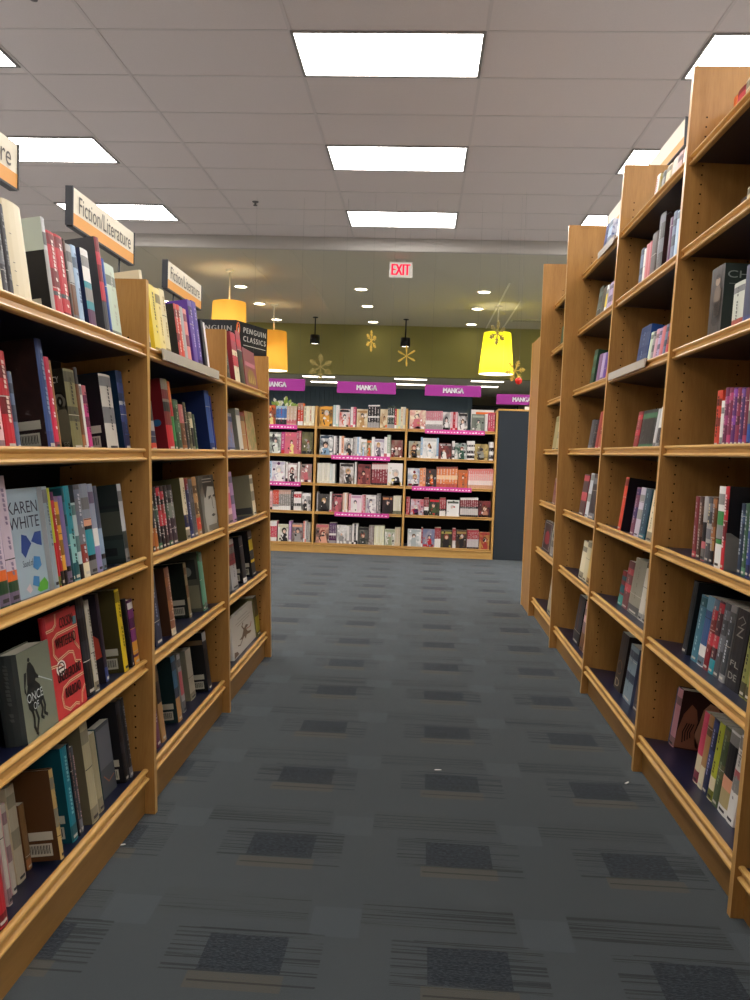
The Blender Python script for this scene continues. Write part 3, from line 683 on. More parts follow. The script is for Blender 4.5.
# ------------------------------------------------------------------ left bookcase, nearest section
shelf('L', 1, 0, [
 (-4, 5, 205, 'cream', D1(txt='#8a8270')), (5, 10.5, 201, 'dark grey', D1(txt='#9a9a9a')), (10.5, 16, 202, 'black', D1(txt='#8a8a8a')),
 (16, 34, 197, 'cream', D1(hard=True, draw_spine=lambda a, T, H, D, e: [a.face([(e, T * x0, H * z), (e, T * (x0 + .12), H * z), (e, T * (x0 + .12), H * (z + .006)), (e, T * x0, H * (z + .006))], flat('#3c3a36')) for x0, z in ((.04, .66), (.04, .38), (.04, .16), (.06, .3))], name='broad cream')),
 (53.5, 57.5, 226, 'silver', D1(cov='black', draw=d_box, bands=[(.67, 1, 'pale grey')], name='black and pale green', H=.222)),
 (57.5, 65.5, 229, 'red', D1(txt='#efd8d0', bands=[(.26, .31, 'dark grey')])), (65.5, 73.5, 233, 'red', D1(txt='#efd8d0', bands=[(.26, .31, 'dark grey')])),
 (73.5, 76, 238, 'dark brown'), (76, 81.5, 243, 'silver', D1(bands=[(0, .5, 'brown')], name='silver and brown')), (81.5, 86.5, 244, 'pale blue', D1(txt='#6c7c9c')),
 (91, 98.5, 247, 'white', D1(cov='navy', bands=[(.26, .6, 'teal'), (0, .26, 'plum')], name='white, teal and plum')),
 (107, 111.5, 236, 'dark red', D1(cov='dark grey', hard=True, bands=[(0, .35, 'dark grey')], name='dark grey and red')), (112, 114, 258, 'blue'), (114, 123.5, 262, 'pale green', D1(txt='#b4b8a8'))], sb=.006)
shelf('L', 1, 1, [
 (-3, 7, 392, 'pale pink', D1(txt='#6a4a40')), (7.5, 18, 349, 'red', D1(txt='#e8c8b8', hard=True)), (18, 22.5, 371, 'grey-blue'),
 (49.5, 56.5, 338, 'navy', D1(cov='dark brown', back=('#2a1d1a', '#4a3028', '#3a2622'), stk=True, hard=True, txt='#8898b8', bands=[(0, 1, '#3c5284')], name='blue', say='')),
 (55.5, 61.5, 356, 'pink', D1(txt='#f4e4e0', bands=[(0, 1, '#cf2f4e')], name='pink-red')), (61.5, 62.3, 360, 'tan'),
 (74, 84.5, 368, 'olive', D1(draw=d_eye, back=('#23241c', '#34352a', '#1c1d18'), txt='#2c2a20', name='olive', lab='olive book with a large eye on its dark cover, second shelf of left bookcase')),
 (84.5, 88, 367, 'brown', D1(bands=[(.8, 1, 'black')])), (88, 90, 384, 'white'), (90, 94.5, 385, 'magenta', D1(txt='#5c1c3c', bands=[(.7, 1, 'rose')])),
 (108.5, 120, 373, 'pale grey', D1(cov='black', stk=True, txt='#3a3a3a', hard=True, bands=[(0, 1, '#c9c4b8')], name='pale stone')),
 (126, 132, 370, 'navy', D1(cov='#16304a', bands=[(.38, .62, 'pale grey'), (.62, 1, '#1d3556')], rule=(.2,), txt='#3c5c8c'))], sb=.012)
shelf('L', 1, 2, [
 (-8, 1.5, 474, 'lilac', D1(bands=[(0, .2, 'dark green'), (.2, .28, 'tan'), (.28, 1, '#c9b8c4')], txt='#8c7c94', name='pale lilac')), (1.5, 12, 475, 'lilac', D1(bands=[(0, .2, 'dark green'), (.2, .28, 'orange'), (.28, 1, '#c9b8c4')], txt='#8c7c94', name='pale lilac')),
 (12, 22, 476, 'lilac', D1(bands=[(0, .18, 'dark green'), (.18, .26, 'orange'), (.26, 1, '#c9b8c4')], txt='#8c7c94', name='pale lilac')),
 (17, 50, 490, 'pale blue', D1(face=True, T=.02, sb=.021, cov='#9fb2bc', draw=d_karen, lab='pale blue front-facing book with blue fish shapes, third shelf of left bookcase')),
 (50.5, 60.5, 487, 'pale grey', D1(bands=[(0, 1, '#93a2a8')], txt='#6c7a80', name='grey-blue')), (60.5, 62.5, 488, 'yellow-green', D1(bands=[(0, .45, 'red')])),
 (62.5, 66, 492, 'dark red', D1(bands=[(0, .16, 'black'), (.16, .8, '#a8302c'), (.8, 1, 'plum')], txt='#e8c8b8')), (66, 69.5, 502, 'orange-yellow', D1(bands=[(0, .18, 'black')])), (69.5, 74, 496, 'lilac', D1(bands=[(0, .2, 'black'), (.2, 1, '#7c6c9c')], name='purple-grey')),
 (74, 76, 488, 'dark teal'), (76, 81.5, 486, 'teal', D1(bands=[(0, .3, 'pale teal'), (.3, .5, 'pale teal')], txt='#1c4a4c')), (81.5, 85.5, 503, 'pale teal', D1(bands=[(0, .2, 'black'), (.2, 1, '#b4c6c6')], name='pale teal')),
 (85.5, 91.5, 485, 'dark grey', D1(bands=[(0, .16, 'cream'), (.16, .5, '#8c3c34'), (.5, .95, '#6c7484')], txt='#c8c8d0', name='grey and brick-red')),
 (91.5, 99, 484, 'pale grey', D1(bands=[(0, .22, 'black'), (.22, .5, 'teal'), (.5, .54, 'black'), (.54, .62, 'peach'), (.62, 1, '#8f97a4')], name='grey and teal')),
 (99, 104, 484, 'lilac', D1(bands=[(0, .3, '#8c86b4'), (.3, .5, 'white'), (.5, 1, '#9aa2b4')], name='lilac and white')), (104, 108, 486, 'pale blue', D1(bands=[(0, .2, 'black'), (.2, .5, '#8fa6bc'), (.5, 1, '#4c5464')], name='blue-grey')),
 (127, 131, 484, 'pale grey', D1(cov='#2a3230', draw=d_bands, bands=[(0, .4, '#39413e')], D=.155, name='dark green-grey'))], sb=.008)
shelf('L', 1, 3, [
 (-14, -3, 690, 'pale pink', D1(sb=.03)), (28, 59, 655, 'dark grey', D1(face=True, T=.05, cov='#7c8270', bands=[(0, 1, '#3c4444')], draw=d_once, txt='#59605e', hard=True, sb=.0, lab='thick grey-green front-facing book showing a black rider, fourth shelf of left bookcase')),
 (55, 87.5, 615, 'red', D1(face=True, T=.016, H=.243, cov='#cc3a3c', draw=d_rail, sb=.002, hard=True, lab='red front-facing book with winding cream tracks, fourth shelf of left bookcase')),
 (88.5, 96, 597, 'black', D1(cov='black', D=.16, hard=True)), (96.5, 100.5, 601, 'cream', D1(bands=[(0, 1, '#cdc6b4')], txt='#8c8674', D=.14)), 
 (107, 110, 594, 'navy', D1(cov='#26202a', draw=d_art2, bands=[(0, 1, '#2a2230')], D=.15, sb=.015)), (125, 129.5, 590, 'yellow', D1(cov='#4c4424', sb=.004, stk=True, txt='#8c7a1c')),
 (133, 134.5, 599, 'black', D1(sb=0)), (135.5, 140.5, 601, 'plum', D1(stk=True, bands=[(.16, .56, 'orange-yellow'), (.86, .96, 'white'), (0, .12, 'orange-yellow')], sb=0))], sb=.012)
shelf('L', 1, 4, [
 (-2, 9, 880, 'red', D1(sb=-.006, hard=True, cov='#b02030', H=.2)), (9.5, 13.5, 805, 'pale pink', D1(bands=[(0, 1, '#c8beb0')], sb=.03, name='cream', n=1)), (13.5, 18, 806, 'pale pink', D1(bands=[(0, 1, '#b9afa0')], sb=.045, name='cream')),
 (19, 27, 789, 'cream', D1(sb=.055, bands=[(0, 1, '#b0a48c')])), (28, 33, 806, 'brown', D1(sb=.065, bands=[(0, 1, '#7c5c38')])),
 (58, 64.5, 773, 'cream', D1(cov='#5c3c20', stk=True, hard=True, sb=-.004, txt='#a88c50', bands=[(0, 1, '#c8a868'), (0, .06, 'cream')], D=.15, name='brown')),
 (73, 79, 749, 'teal', D1(cov='#15525e', stk=True, sb=.014, bands=[(0, 1, '#1f7a8c')], txt='#8ccad0')), (79, 81.5, 745, 'black', D1(txt='#c09080', sb=.012)), (81.5, 84.5, 748, 'dark grey', D1(txt='#c8a0a0', sb=.014)),
 (93, 100, 724, 'cream', D1(cov='#6f6750', bands=[(0, 1, '#b4a986')], sb=.004, D=.15)), (100, 105, 735, 'cream', D1(bands=[(0, 1, '#a89d7c')], sb=.012)),
 (104, 117, 717, 'dark teal', D1(face=True, T=.024, sb=.035, cov='#4c5258', H=.2, draw=lambda a, T, H, D: [a.face([FR(T, H, D)(.05, .4), FR(T, H, D)(.95, .4), FR(T, H, D)(.95, .95), FR(T, H, D)(.05, .95)], flat('#6c7078')), stroke(a, [(.2, .3), (.5, .18), (.9, .22)], .02, FR(T, H, D), flat('#a06a50'), .01)], name='slate-grey')),
 (126, 129.5, 702, 'black', D1(stk=True, sb=.016)), (130, 134, 700, 'dark grey', D1(txt='#8c8c8c', sb=.012, bands=[(0, 1, '#24252a')], name='charcoal'))], sb=.012)
# ---- middle section
shelf('L', 2, 0, [
 (149.5, 152, 262, 'cream', D1(H=.25, D=.17, hard=True)), (157, 163, 283, 'yellow', D1(bands=[(0, 1, '#e4cf5a')], txt='#5c5030')), (163, 168, 287, 'pale yellow', D1(txt='#a88c4c')), (168, 173, 288, 'pale yellow', D1(txt='#a88c4c', bands=[(0, 1, '#dcd0a0')])),
 (181, 184, 303, 'red', D1(cov='black', bands=[(0, 1, '#b8443a')], txt='#e8c8b8')), (184, 187, 304, 'orange-red', D1(txt='#f0d8c8')), (187, 190, 306, 'silver'), (190, 193.5, 308, 'pink', D1(bands=[(0, 1, '#dc8c84')])),
 (196, 200, 299, 'purple', D1(txt='#c8b8e8')), (200, 204.5, 300, 'purple', D1(bands=[(0, 1, '#4a3490')], txt='#c8b8e8')), (207, 209.5, 320, 'black', D1(cov='black')), (209.5, 211, 322, 'white')], sb=.008)
shelf('L', 2, 1, [
 (152.5, 158, 400, 'black', D1(bands=[(0, .16, 'orange-red'), (.16, .4, 'navy'), (.4, .6, 'silver')], name='black and orange')),
 (169.5, 176, 378, 'red', D1(cov='#7c1c24', bands=[(.68, 1, '#8c8474'), (.5, .68, 'black')], hard=True, draw=lambda a, T, H, D: a.face([BK(T, H, D)(*p) for p in ell(.8, .4, .1, .05, 14)], flat('#2c6a9c')))),
 (176, 178.5, 381, 'green', D1(bands=[(.7, 1, 'orange'), (.5, .7, 'red')], name='green and red')), (179, 184, 399, 'dark green', D1(txt='#a8b8a0')), (184, 188.5, 404, 'brown', D1(txt='#d8a898', bands=[(.6, 1, 'rose')])),
 (188.5, 191.5, 402, 'black', D1(txt='#a8a08c')), (191.5, 194, 412, 'dark olive', D1(txt='#c8c0a0')), (194, 196.5, 412, 'cream', D1(bands=[(0, .6, 'black')], name='cream-topped black')), (196.5, 199, 414, 'dark green', D1(txt='#8c9c8c')),
 (211.5, 216, 390, 'blue', D1(cov='#1c2c5c', bands=[(0, 1, '#3a5c9c')], hard=True)), (216, 219, 396, 'navy', D1(bands=[(0, 1, '#24388c')], name='dark blue'))], sb=.01)
cc = ['#2c2624', '#8c4a24', '#241f22', '#2c4438', '#7c2430', '#6c2a34', '#2f4638', '#2b2730']
shelf('L', 2, 2, [
 (153.5, 156.5, 488, 'black', D1(bands=[(0, .6, '#9c5428'), (.6, 1, '#26211f')], name='black and orange', txt='#c0b8a8')), (156.5, 160, 487, 'black', D1(bands=[(0, .55, '#a8622c'), (.55, 1, '#26211f')], name='black and orange', txt='#c0b8a8')),
 (160, 163.5, 487, 'dark green', D1(bands=[(.45, .7, '#3c5446'), (0, .45, 'black'), (.7, 1, 'black')], txt='#b8b4b0')), (163.5, 167, 486, 'dark red', D1(bands=[(.45, .7, '#8c2c30'), (0, .45, 'black'), (.7, 1, 'black')], txt='#b8b4b0')),
 (167, 170.5, 486, 'dark red', D1(bands=[(.45, .7, '#9c3a34'), (0, .45, '#2c2024'), (.7, 1, 'black')], txt='#c8b4b0')), (170.5, 174, 486, 'dark green', D1(bands=[(.45, .7, '#3c5446'), (0, .45, '#3a2430'), (.7, 1, 'black')], txt='#b8b4b0')),
 (174, 179, 485, 'grey', D1(bands=[(.45, .7, '#7c8478'), (0, .45, '#302430'), (.7, 1, 'black')], txt='#b8b4b0', name='black and grey')),
 (187.5, 191.5, 478, 'cream', D1(cov='#5a5638', bands=[(.2, .4, 'navy')], txt='#9a8c5c')), (191.5, 195, 478, 'navy', D1(bands=[(.8, 1, 'dark red')], txt='#a8b0c8')), (195, 199, 479, 'grey', D1(txt='#4c4c4c', bands=[(0, 1, '#5c5c60')])), (199, 203, 477, 'tan', D1(bands=[(.1, .3, 'orange-red')], txt='#e8d8a8')),
 (204, 224, 476, 'grey', D1(face=True, T=.035, cov='#4c4a42', bands=[(0, 1, '#605d52')], draw=d_man, sb=.002, lab='dark grey front-facing book with a grey portrait face, middle section of left bookcase'))], sb=.01)
shelf('L', 2, 3, [
 (157, 163.5, 571, 'navy', D1(bands=[(0, 1, '#252c44')], txt='#8c94b0')), (172.5, 177, 568, 'brown', D1(cov='#4a3020', bands=[(.1, 1, '#8c5c44'), (0, .1, 'cream')], txt='#d8b8a0', hard=True)),
 (190, 192.5, 563, 'tan', D1(cov='#23281f', stk=True, back=('#1c2420', '#37403a', '#262c26'), sb=.045, bands=[(0, 1, '#8c7c5c')])), (204, 206, 552, 'green', D1(cov='#5c5c50', draw=d_photo, sb=.02, bands=[(0, 1, '#4f8c70')], name='green')), (206, 208.5, 553, 'pale green', D1(bands=[(0, 1, '#6fa88c')], sb=.02))], sb=.012)
shelf('L', 2, 4, [
 (157.5, 161.5, 668, 'plum', D1(bands=[(0, 1, '#6a3450')], txt='#b89cac')), (163, 167, 666, 'tan', D1(bands=[(.5, 1, 'dark brown')])),
 (179, 183, 657, 'grey-blue', D1(cov='#143034', stk=True, bands=[(0, .4, 'tan'), (.4, 1, '#3f6c8c')], sb=.02)), (184, 187, 655, 'silver', D1(bands=[(.3, .7, 'rose')], sb=.035)), (191.5, 196.5, 651, 'cream', D1(cov='#8c8874', bands=[(0, 1, '#b4ac98')], sb=.05)),
 (209, 212.5, 633, 'black', D1(cov='#12161a', stk=True, bands=[(.0, .12, 'blue'), (.8, 1, 'silver')], hard=True, draw=lambda a, T, H, D: a.face([BK(T, H, D)(.02, .8), BK(T, H, D)(.98, .8), BK(T, H, D)(.98, .88), BK(T, H, D)(.02, .88)], flat('#7c6448'))))], sb=.012)
# ---- farthest section
shelf('L', 3, 0, [
 (227.5, 231.5, 346, 'black', D1(txt='#9c9c9c')), (236.5, 241.5, 331, 'dark red', D1(bands=[(.66, 1, '#a03848'), (0, .66, 'cream')], name='red and cream', txt='#7c6c5c')), (242, 246.5, 330, 'dark red', D1(bands=[(.66, 1, '#a03848'), (0, .66, 'black')], name='red and black', cov='black')),
 (247, 258.5, 331, 'maroon', D1(face=True, T=.03, cov='#84404a', draw=d_gold, H=.2, bands=[(0, 1, '#84404a')]))], sb=.01)
shelf('L', 3, 1, [
 (228.5, 236, 412, 'blue', D1(spart=('#5c84b4', '#a8bcc8', '#8c5c3c'), bands=[], name='pale blue')), (240.5, 244.5, 408, 'pale grey', D1(cov='#8c8a78', bands=[(0, 1, '#cdcabc')], name='cream')), (244.5, 248.5, 412, 'tan', D1(bands=[(.8, 1, 'dark red')])),
 (249, 257.5, 411, 'rose', D1(face=True, T=.02, H=.2, art=('#7c8a50', '#b4744c', '#c89c6c'), bands=[(0, 1, '#a8543c')], name='green and rust'))], sb=.01)
shelf('L', 3, 2, [(229, 234, 473, 'pale pink', D1(bands=[(.3, .6, 'pink')])), (234, 237.5, 472, 'lilac', D1(bands=[(0, 1, '#b088b0')])), (254, 257, 475, 'cream', D1(cov='#9a9578', draw=lambda a, T, H, D: [a.face([BK(T, H, D)(.2, .04), BK(T, H, D)(.95, .04), BK(T, H, D)(.95, .2), BK(T, H, D)(.2, .2)], flat('#4a4a48'))], D=.16, name='cream')),], sb=.01)
shelf('L', 3, 3, [(233, 239, 541, 'silver', D1(bands=[(.5, .9, 'dark red')], name='silver and red', txt='#3c3c3c')), (244, 247.5, 537, 'black', D1(stk=True, bands=[(0, .1, 'white')], name='white-footed black')), (253, 256.5, 531, 'black', D1(bands=[(.3, .8, 'yellow')], stk=True, name='black and yellow'))], sb=.012)
shelf('L', 3, 4, [(234.5, 256, 604, 'white', D1(face=True, T=.02, cov='#d0cabc', draw=d_creature, H=.19, sb=.02, lab='white front-facing book with a small brown creature, bottom shelf of left bookcase')), (257.5, 261.5, 598, 'olive', D1(bands=[(0, .5, '#a8a02c'), (.5, 1, 'dark olive')], stk=True, name='dark olive and yellow'))], sb=.012)

# ------------------------------------------------------------------ tall right bookcase
pm = ['#6c2c50', '#7c2c4c', '#5a2c6c', '#8a3450', '#4c3064', '#742c44']
shelf('R', 1, 0, [(729, 733, 96, 'orange', D1(H=.17, sb=.09)), (733, 741, 92, 'dark red', D1(H=.175, sb=.09, bands=[(0, .8, 'rose')])), (741, 750, 84, 'cream', D1(H=.18, sb=.09, spart=('#d8c8a8', '#b0583c', '#d8c8a8'), bands=[])), (750, 762, 80, 'pale grey', D1(H=.18, sb=.09))])
shelf('R', 1, 1, [(737, 743, 198, 'dark brown', D1(H=.12, sb=.10)), (743, 748, 192, 'cream', D1(H=.14, sb=.10)), (748, 757, 186, 'rose', D1(H=.16, sb=.1))])
shelf('R', 1, 2, [(706, 719, 268, 'dark grey', D1(cov='#333c38', bands=[(0, 1, '#3f3935'), (0, .1, 'black')], draw=d_chris, draw_spine=s_chris, H=.215, D=.17, lab='thick grey book showing a standing figure, third shelf of tall right bookcase', sb=.004, name='figure')),
 (730, 741, 297, 'pale grey', D1(bands=[(0, .22, '#a04434'), (.22, 1, '#c6cabc')], cov='#c6cabc', wrap=True, txt='#5c645c', H=.135, D=.11, name='white and red')), (741, 752, 282, 'navy', D1(H=.17, bands=[(0, 1, '#39405c')]))], sb=.01)
shelf('R', 1, 3, [(713, 718, 391, 'orange-red', D1(txt='#3c1c14')), (718, 721, 401, 'white', D1(hd=.16)),
 (721, 745, 388, 'maroon', D1(n=6, cols=pm, name='maroon and purple', txt='#c88ca0', D=.12)), (745, 749, 385, 'pale grey', D1(bands=[(0, .4, 'blue')], name='grey and blue')), (749, 765, 383, 'dark green', D1(n=3, cols=['#3c4a3c', '#5c5048', '#39402f'], name='dark green'))], sb=.012)
shelf('R', 1, 4, [(691, 695, 496, 'maroon', D1(txt='#b89ca0', hd=.17)), (695, 699.5, 496, 'dark brown', D1(txt='#c0b0a8')), (699.5, 703.5, 496, 'silver', D1(bands=[(0, .3, 'rose'), (.3, .6, 'black')], name='silver and black')),
 (703.5, 708, 497, 'dark grey', D1(bands=[(.3, .6, 'silver')], txt='#c8b890')), (708, 712, 497, 'brown', D1(bands=[(0, .2, 'black'), (.2, .35, 'tan')], txt='#a8a8a8')),
 (713, 719, 486, 'white', D1(bands=[(.0, .3, 'white'), (.3, .7, 'green')], name='white and green', sb=.0)), (719, 723, 486, 'red', D1(cov='black', txt='#f0d8d8', sb=.0, draw=lambda a, T, H, D: a.face([FR(T, H, D)(*p) for p in ((.0, 0), (.4, 0), (.4, .2), (.3, .36), (.08, .45), (.0, .45))], flat('#7d7c78')), D=.16)),
 (736, 760, 503, 'navy', D1(n=6, cols=['#2c3a4c', '#3c5c48', '#3a4a8c', '#2a3050', '#4c3c5c', '#3c4454'], txt='#b0b8c0', name='dark blue'))], sb=.02)
shelf('R', 1, 5, [(681, 685.5, 580, 'black', D1(D=.18, hard=True, bands=[(0, 1, '#24282c')], hd=.25)), (690, 696, 594, 'teal', D1(bands=[(0, 1, '#3f7488')], txt='#a8c8d0')), (696, 702, 595, 'pale blue', D1(bands=[(0, .3, 'white'), (.3, .8, '#3c5c8c'), (.8, 1, '#6c9cb4')], name='white and blue')),
 (702, 707, 598, 'dark red', D1(bands=[(.3, .8, '#7c3030'), (.8, 1, '#5c7484')], txt='#d0a8a0')), (707, 712, 600, 'dark red', D1(bands=[(0, .2, 'teal'), (.2, 1, '#4a2c34')], txt='#c8a8a0', name='brown-red')), (712, 717.5, 602, 'dark grey', D1(txt='#a8b0b8')), (717.5, 723, 604, 'grey', D1(bands=[(.1, .9, '#3c4044')], txt='#c0c8d0', name='grey')),
 (724, 737, 607, 'black', D1(draw_spine=s_z, name='broad black')), (738, 743.5, 614, 'olive', D1(bands=[(0, 1, '#8a8c4c'), (.3, .5, 'black')], txt='#2c3020')), (743.5, 749, 617, 'olive', D1(bands=[(0, 1, '#7c8444'), (.3, .5, 'black')], txt='#2c3020')), (749, 756, 620, 'olive', D1(bands=[(0, 1, '#8a8c4c')], txt='#2c3020'))], sb=.05)
shelf('R', 1, 6, [(662, 667.5, 682, 'grey-blue', D1(hard=True, sb=.085)), (667.5, 673, 685, 'pale pink', D1(bands=[(0, 1, '#cf97a2')], cov='#40251f', draw=d_pair, sb=.085, hard=True, D=.16, lab='pink-spined book with two close faces on its cover, bottom of right bookcase')),
 (692, 696.5, 710, 'pink', D1(bands=[(0, .4, 'cream'), (.4, 1, '#d8506c')], name='pink and cream')), (696.5, 701, 713, 'tan', D1(bands=[(0, .3, 'cream')], name='tan')), (701, 706, 717, 'navy', D1(txt='#a8a8d0')), (706, 711, 721, 'yellow-green', D1(txt='#5c5c2c', bands=[(0, .3, 'cream')], name='yellow-green')),
 (711, 716.5, 725, 'dark olive', D1(bands=[(0, 1, '#4c5a3c')], txt='#8c9c7c')), (716.5, 725, 728, 'white', D1(bands=[(.45, .9, 'black'), (.3, .45, 'peach'), (.1, .3, '#b8a878')], name='white and black')), (725, 732, 733, 'white', D1(txt='#a09c98', bands=[(.4, .6, 'rose')], name='white')), (735, 741, 740, 'pale pink', D1(txt='#b08c7c')), (741, 747, 745, 'cream')], sb=.055)
# second section
shelf('R', 2, 0, [(650, 653.5, 171, 'white', D1(txt='#c03040', cov='#d8c43c', art=('#e0c838', '#d0583c', '#e8e0c0'), name='white and yellow', H=.17, sb=.04, D=.12)), (655.5, 659, 172, 'grey', D1(H=.17, sb=.05)), (660, 665, 165, 'cream', D1(H=.17, sb=.05)), (666, 676, 155, 'pale pink', D1(n=2, cols=['#d8c4b8', '#c8a8a0'], H=.17, sb=.05)), (677, 683, 150, 'white', D1(H=.17, sb=.05))])
shelf('R', 2, 1, [(637, 640.5, 257, 'grey-blue', D1(H=.17)), (640.5, 642.5, 255, 'white', D1(H=.16)), (642.5, 645.5, 254, 'pink', D1(H=.17, bands=[(0, 1, '#c86c70')])), (645.5, 648, 252, 'rose', D1(H=.17)), (648, 653.5, 244, 'dark brown', D1(H=.19)),
 (654, 660, 220, 'dark grey', D1(H=.24, hard=True, txt='#8c8c90', art=('#4a2420', '#7c3a2c', '#2c2424'), D=.16, spart=('#33302e', '#605850', '#33302e'), bands=[])), (665, 668, 226, 'plum', D1(H=.19)), (668, 672, 224, 'grey-blue', D1(H=.2)), (672, 675, 222, 'pale blue', D1(H=.19)), (675, 680, 220, 'lilac', D1(H=.2))], sb=.01)
shelf('R', 2, 2, [(634, 644, 329, 'blue', D1(bands=[(0, 1, '#30446c')], txt='#8c9cb8', hd=.19, sb=.03)), (645.5, 648.5, 333, 'pale green', D1()), (648.5, 651, 332, 'grey'), (651, 654, 330, 'pale pink', D1(bands=[(0, 1, '#c898a8')])), (654, 657, 329, 'lilac', D1(txt='#4c3c6c')), (657, 660.5, 327, 'rose'), (660.5, 663.5, 325, 'grey-blue'), (663.5, 666.5, 321, 'red'), (666.5, 670, 318, 'pale teal', D1(bands=[(.3, 1, 'pink')], name='pink and teal'))], sb=.01)
shelf('R', 2, 3, [(632, 636.5, 412, 'dark red', D1(txt='#c89c90', bands=[(0, 1, '#8c3030')])), (637, 651, 411, 'dark green', D1(spart=('#1f2624', '#59605a', '#2c322f'), bands=[], name='dark mottled', hd=.2)), (651, 654, 409, 'pale grey'), (654, 657, 407, 'white', D1(bands=[(.1, .5, 'dark grey')])), (657, 660, 406, 'black'), (660, 663, 410, 'orange-red')], sb=.012)
shelf('R', 2, 4, [(617, 620, 477, 'orange-red', D1(cov='#1c1416', hard=True, D=.16)), (629, 633, 487, 'purple', D1(bands=[(0, 1, '#6c3c54')], txt='#c0a8b8')), (633, 637.5, 487, 'white', D1(bands=[(0, 1, '#c4bcc8'), (0, .3, 'lilac')], name='white and lilac')), (637.5, 643.5, 488, 'dark teal', D1(txt='#8cb0b8', bands=[(0, 1, '#234658')])), (645, 651, 490, 'cream', D1(txt='#8c8468'))], sb=.012)
shelf('R', 2, 5, [(617, 621, 582, 'teal', D1(bands=[(.3, 1, 'dark red'), (0, .3, '#3c9088')], name='teal and red', hd=.15, H=.15)), (621, 626.5, 560, 'maroon', D1(hd=.2, txt='#c0a0a0', bands=[(0, 1, '#6c3c40')])), (626.5, 637, 557, 'grey', D1(bands=[(0, 1, '#94917f')], txt='#7c7a6c', hd=.23)), (637, 641, 568, 'white', D1(bands=[(0, 1, '#d0cabc')])), (641, 646, 570, 'white', D1(bands=[(0, 1, '#bcb6aa')]))], sb=.05)
shelf('R', 2, 6, [(613, 619.5, 631, 'brown', D1(cov='#2c211c', bands=[(0, 1, '#2f241e'), (0, .02, 'tan')], draw_spine=s_letter('D'), hd=.2, name='dark brown')), (622, 629.5, 643, 'grey-blue', D1(bands=[(0, 1, '#7d8f98')], txt='#5c6c74')), (632, 637, 650, 'dark red', D1(spart=('#3a2030', '#8c3c38', '#33383f'), bands=[])), (637, 643, 655, 'dark grey')], sb=.05)
# third section
shelf('R', 3, 0, [(600, 603, 217, 'blue', D1(bands=[(0, 1, '#2c4484')], H=.2, sb=.02)), (603, 607, 216, 'pale blue', D1(H=.2, sb=.02, cov='#2c4484', art=('#2c4484', '#5c7cb4', '#d8dce8'))), (613, 618, 214, 'white', D1(H=.2, sb=.02))])
shelf('R', 3, 1, [(594, 602, 289, 'dark green', D1(n=2, cols=['#3c443c', '#4c4a3c'], hd=.17)), (602, 604, 286, 'white', D1(bands=[(.3, .8, 'yellow')])), (605, 609, 284, 'lilac'), (609.5, 613, 282, 'pale pink')], sb=.012)
shelf('R', 3, 2, [(588.5, 592, 351, 'dark green', D1(hd=.18)), (594.5, 598, 355, 'purple', D1(bands=[(0, 1, '#7c5c84')])), (598, 601, 354, 'lilac'), (601, 604, 353, 'purple'), (604, 607, 352, 'rose')], sb=.012)
shelf('R', 3, 3, [(587, 590.5, 420, 'dark grey'), (590.5, 594, 420, 'black', D1(txt='#8c8c8c')), (594, 597, 412, 'dark red', D1(bands=[(0, 1, '#9c3c34')])), (597, 600.5, 407, 'orange-red', D1(bands=[(0, 1, '#b0503c')]))], sb=.012)
shelf('R', 3, 4, [(578, 583, 474, 'maroon', D1(bands=[(0, 1, '#503c3a')])), (584, 587, 473, 'white', D1(bands=[(0, 1, '#c8ccd0')])), (587, 593, 474, 'dark grey', D1(spart=('#20242a', '#7c98ac', '#20242a'), bands=[], name='dark blue-grey'))], sb=.012)
shelf('R', 3, 5, [(578, 582, 540, 'cream'), (582, 585.5, 540, 'cream', D1(bands=[(0, 1, '#cfc4a0')])), (585.5, 588.5, 539, 'orange-yellow', D1(bands=[(0, 1, '#c8a860')])), (588.5, 592, 539, 'tan')], sb=.02)
shelf('R', 3, 6, [(572, 577.5, 594, 'black', D1(txt='#8c4c3c')), (578.5, 582, 601, 'pale pink', D1(bands=[(0, .5, 'brown')])), (582, 586, 604, 'peach', D1(bands=[(0, 1, '#c8a898')]))], sb=.03)
# farthest section
shelf('R', 4, 1, [(559, 563, 327, 'dark green', D1(hd=.16))], sb=.012)
shelf('R', 4, 3, [(551.5, 555, 417, 'pale yellow', D1(bands=[(0, 1, '#a89c70')], name='olive-cream')), (555, 559, 417, 'cream', D1(bands=[(0, 1, '#b4a880')]))], sb=.012)
shelf('R', 4, 4, [(551.5, 555, 478, 'rose', D1(bands=[(0, 1, '#7c4c40')], name='reddish-brown'))], sb=.012)
shelf('R', 4, 5, [(541.5, 549, 520, 'black', D1(face=True, T=.03, H=.2, cov='#241c20', draw=lambda a, T, H, D: [stroke(a, [(.1, .06), (.1, .94), (.9, .94), (.9, .06), (.1, .06)], .025, FR(T, H, D), flat('#9a9290'), .012), a.face([FR(T, H, D)(*p) for p in ((.25, .3), (.3, .6), (.5, .7), (.75, .6), (.8, .3), (.5, .22))], flat('#8c2c38'))], name='black and red')), (549.5, 552, 530, 'grey')], sb=.012)
shelf('R', 4, 6, [(546.5, 550, 570, 'cream', D1(hd=.17, bands=[(0, 1, '#a89880')]))], sb=.012)

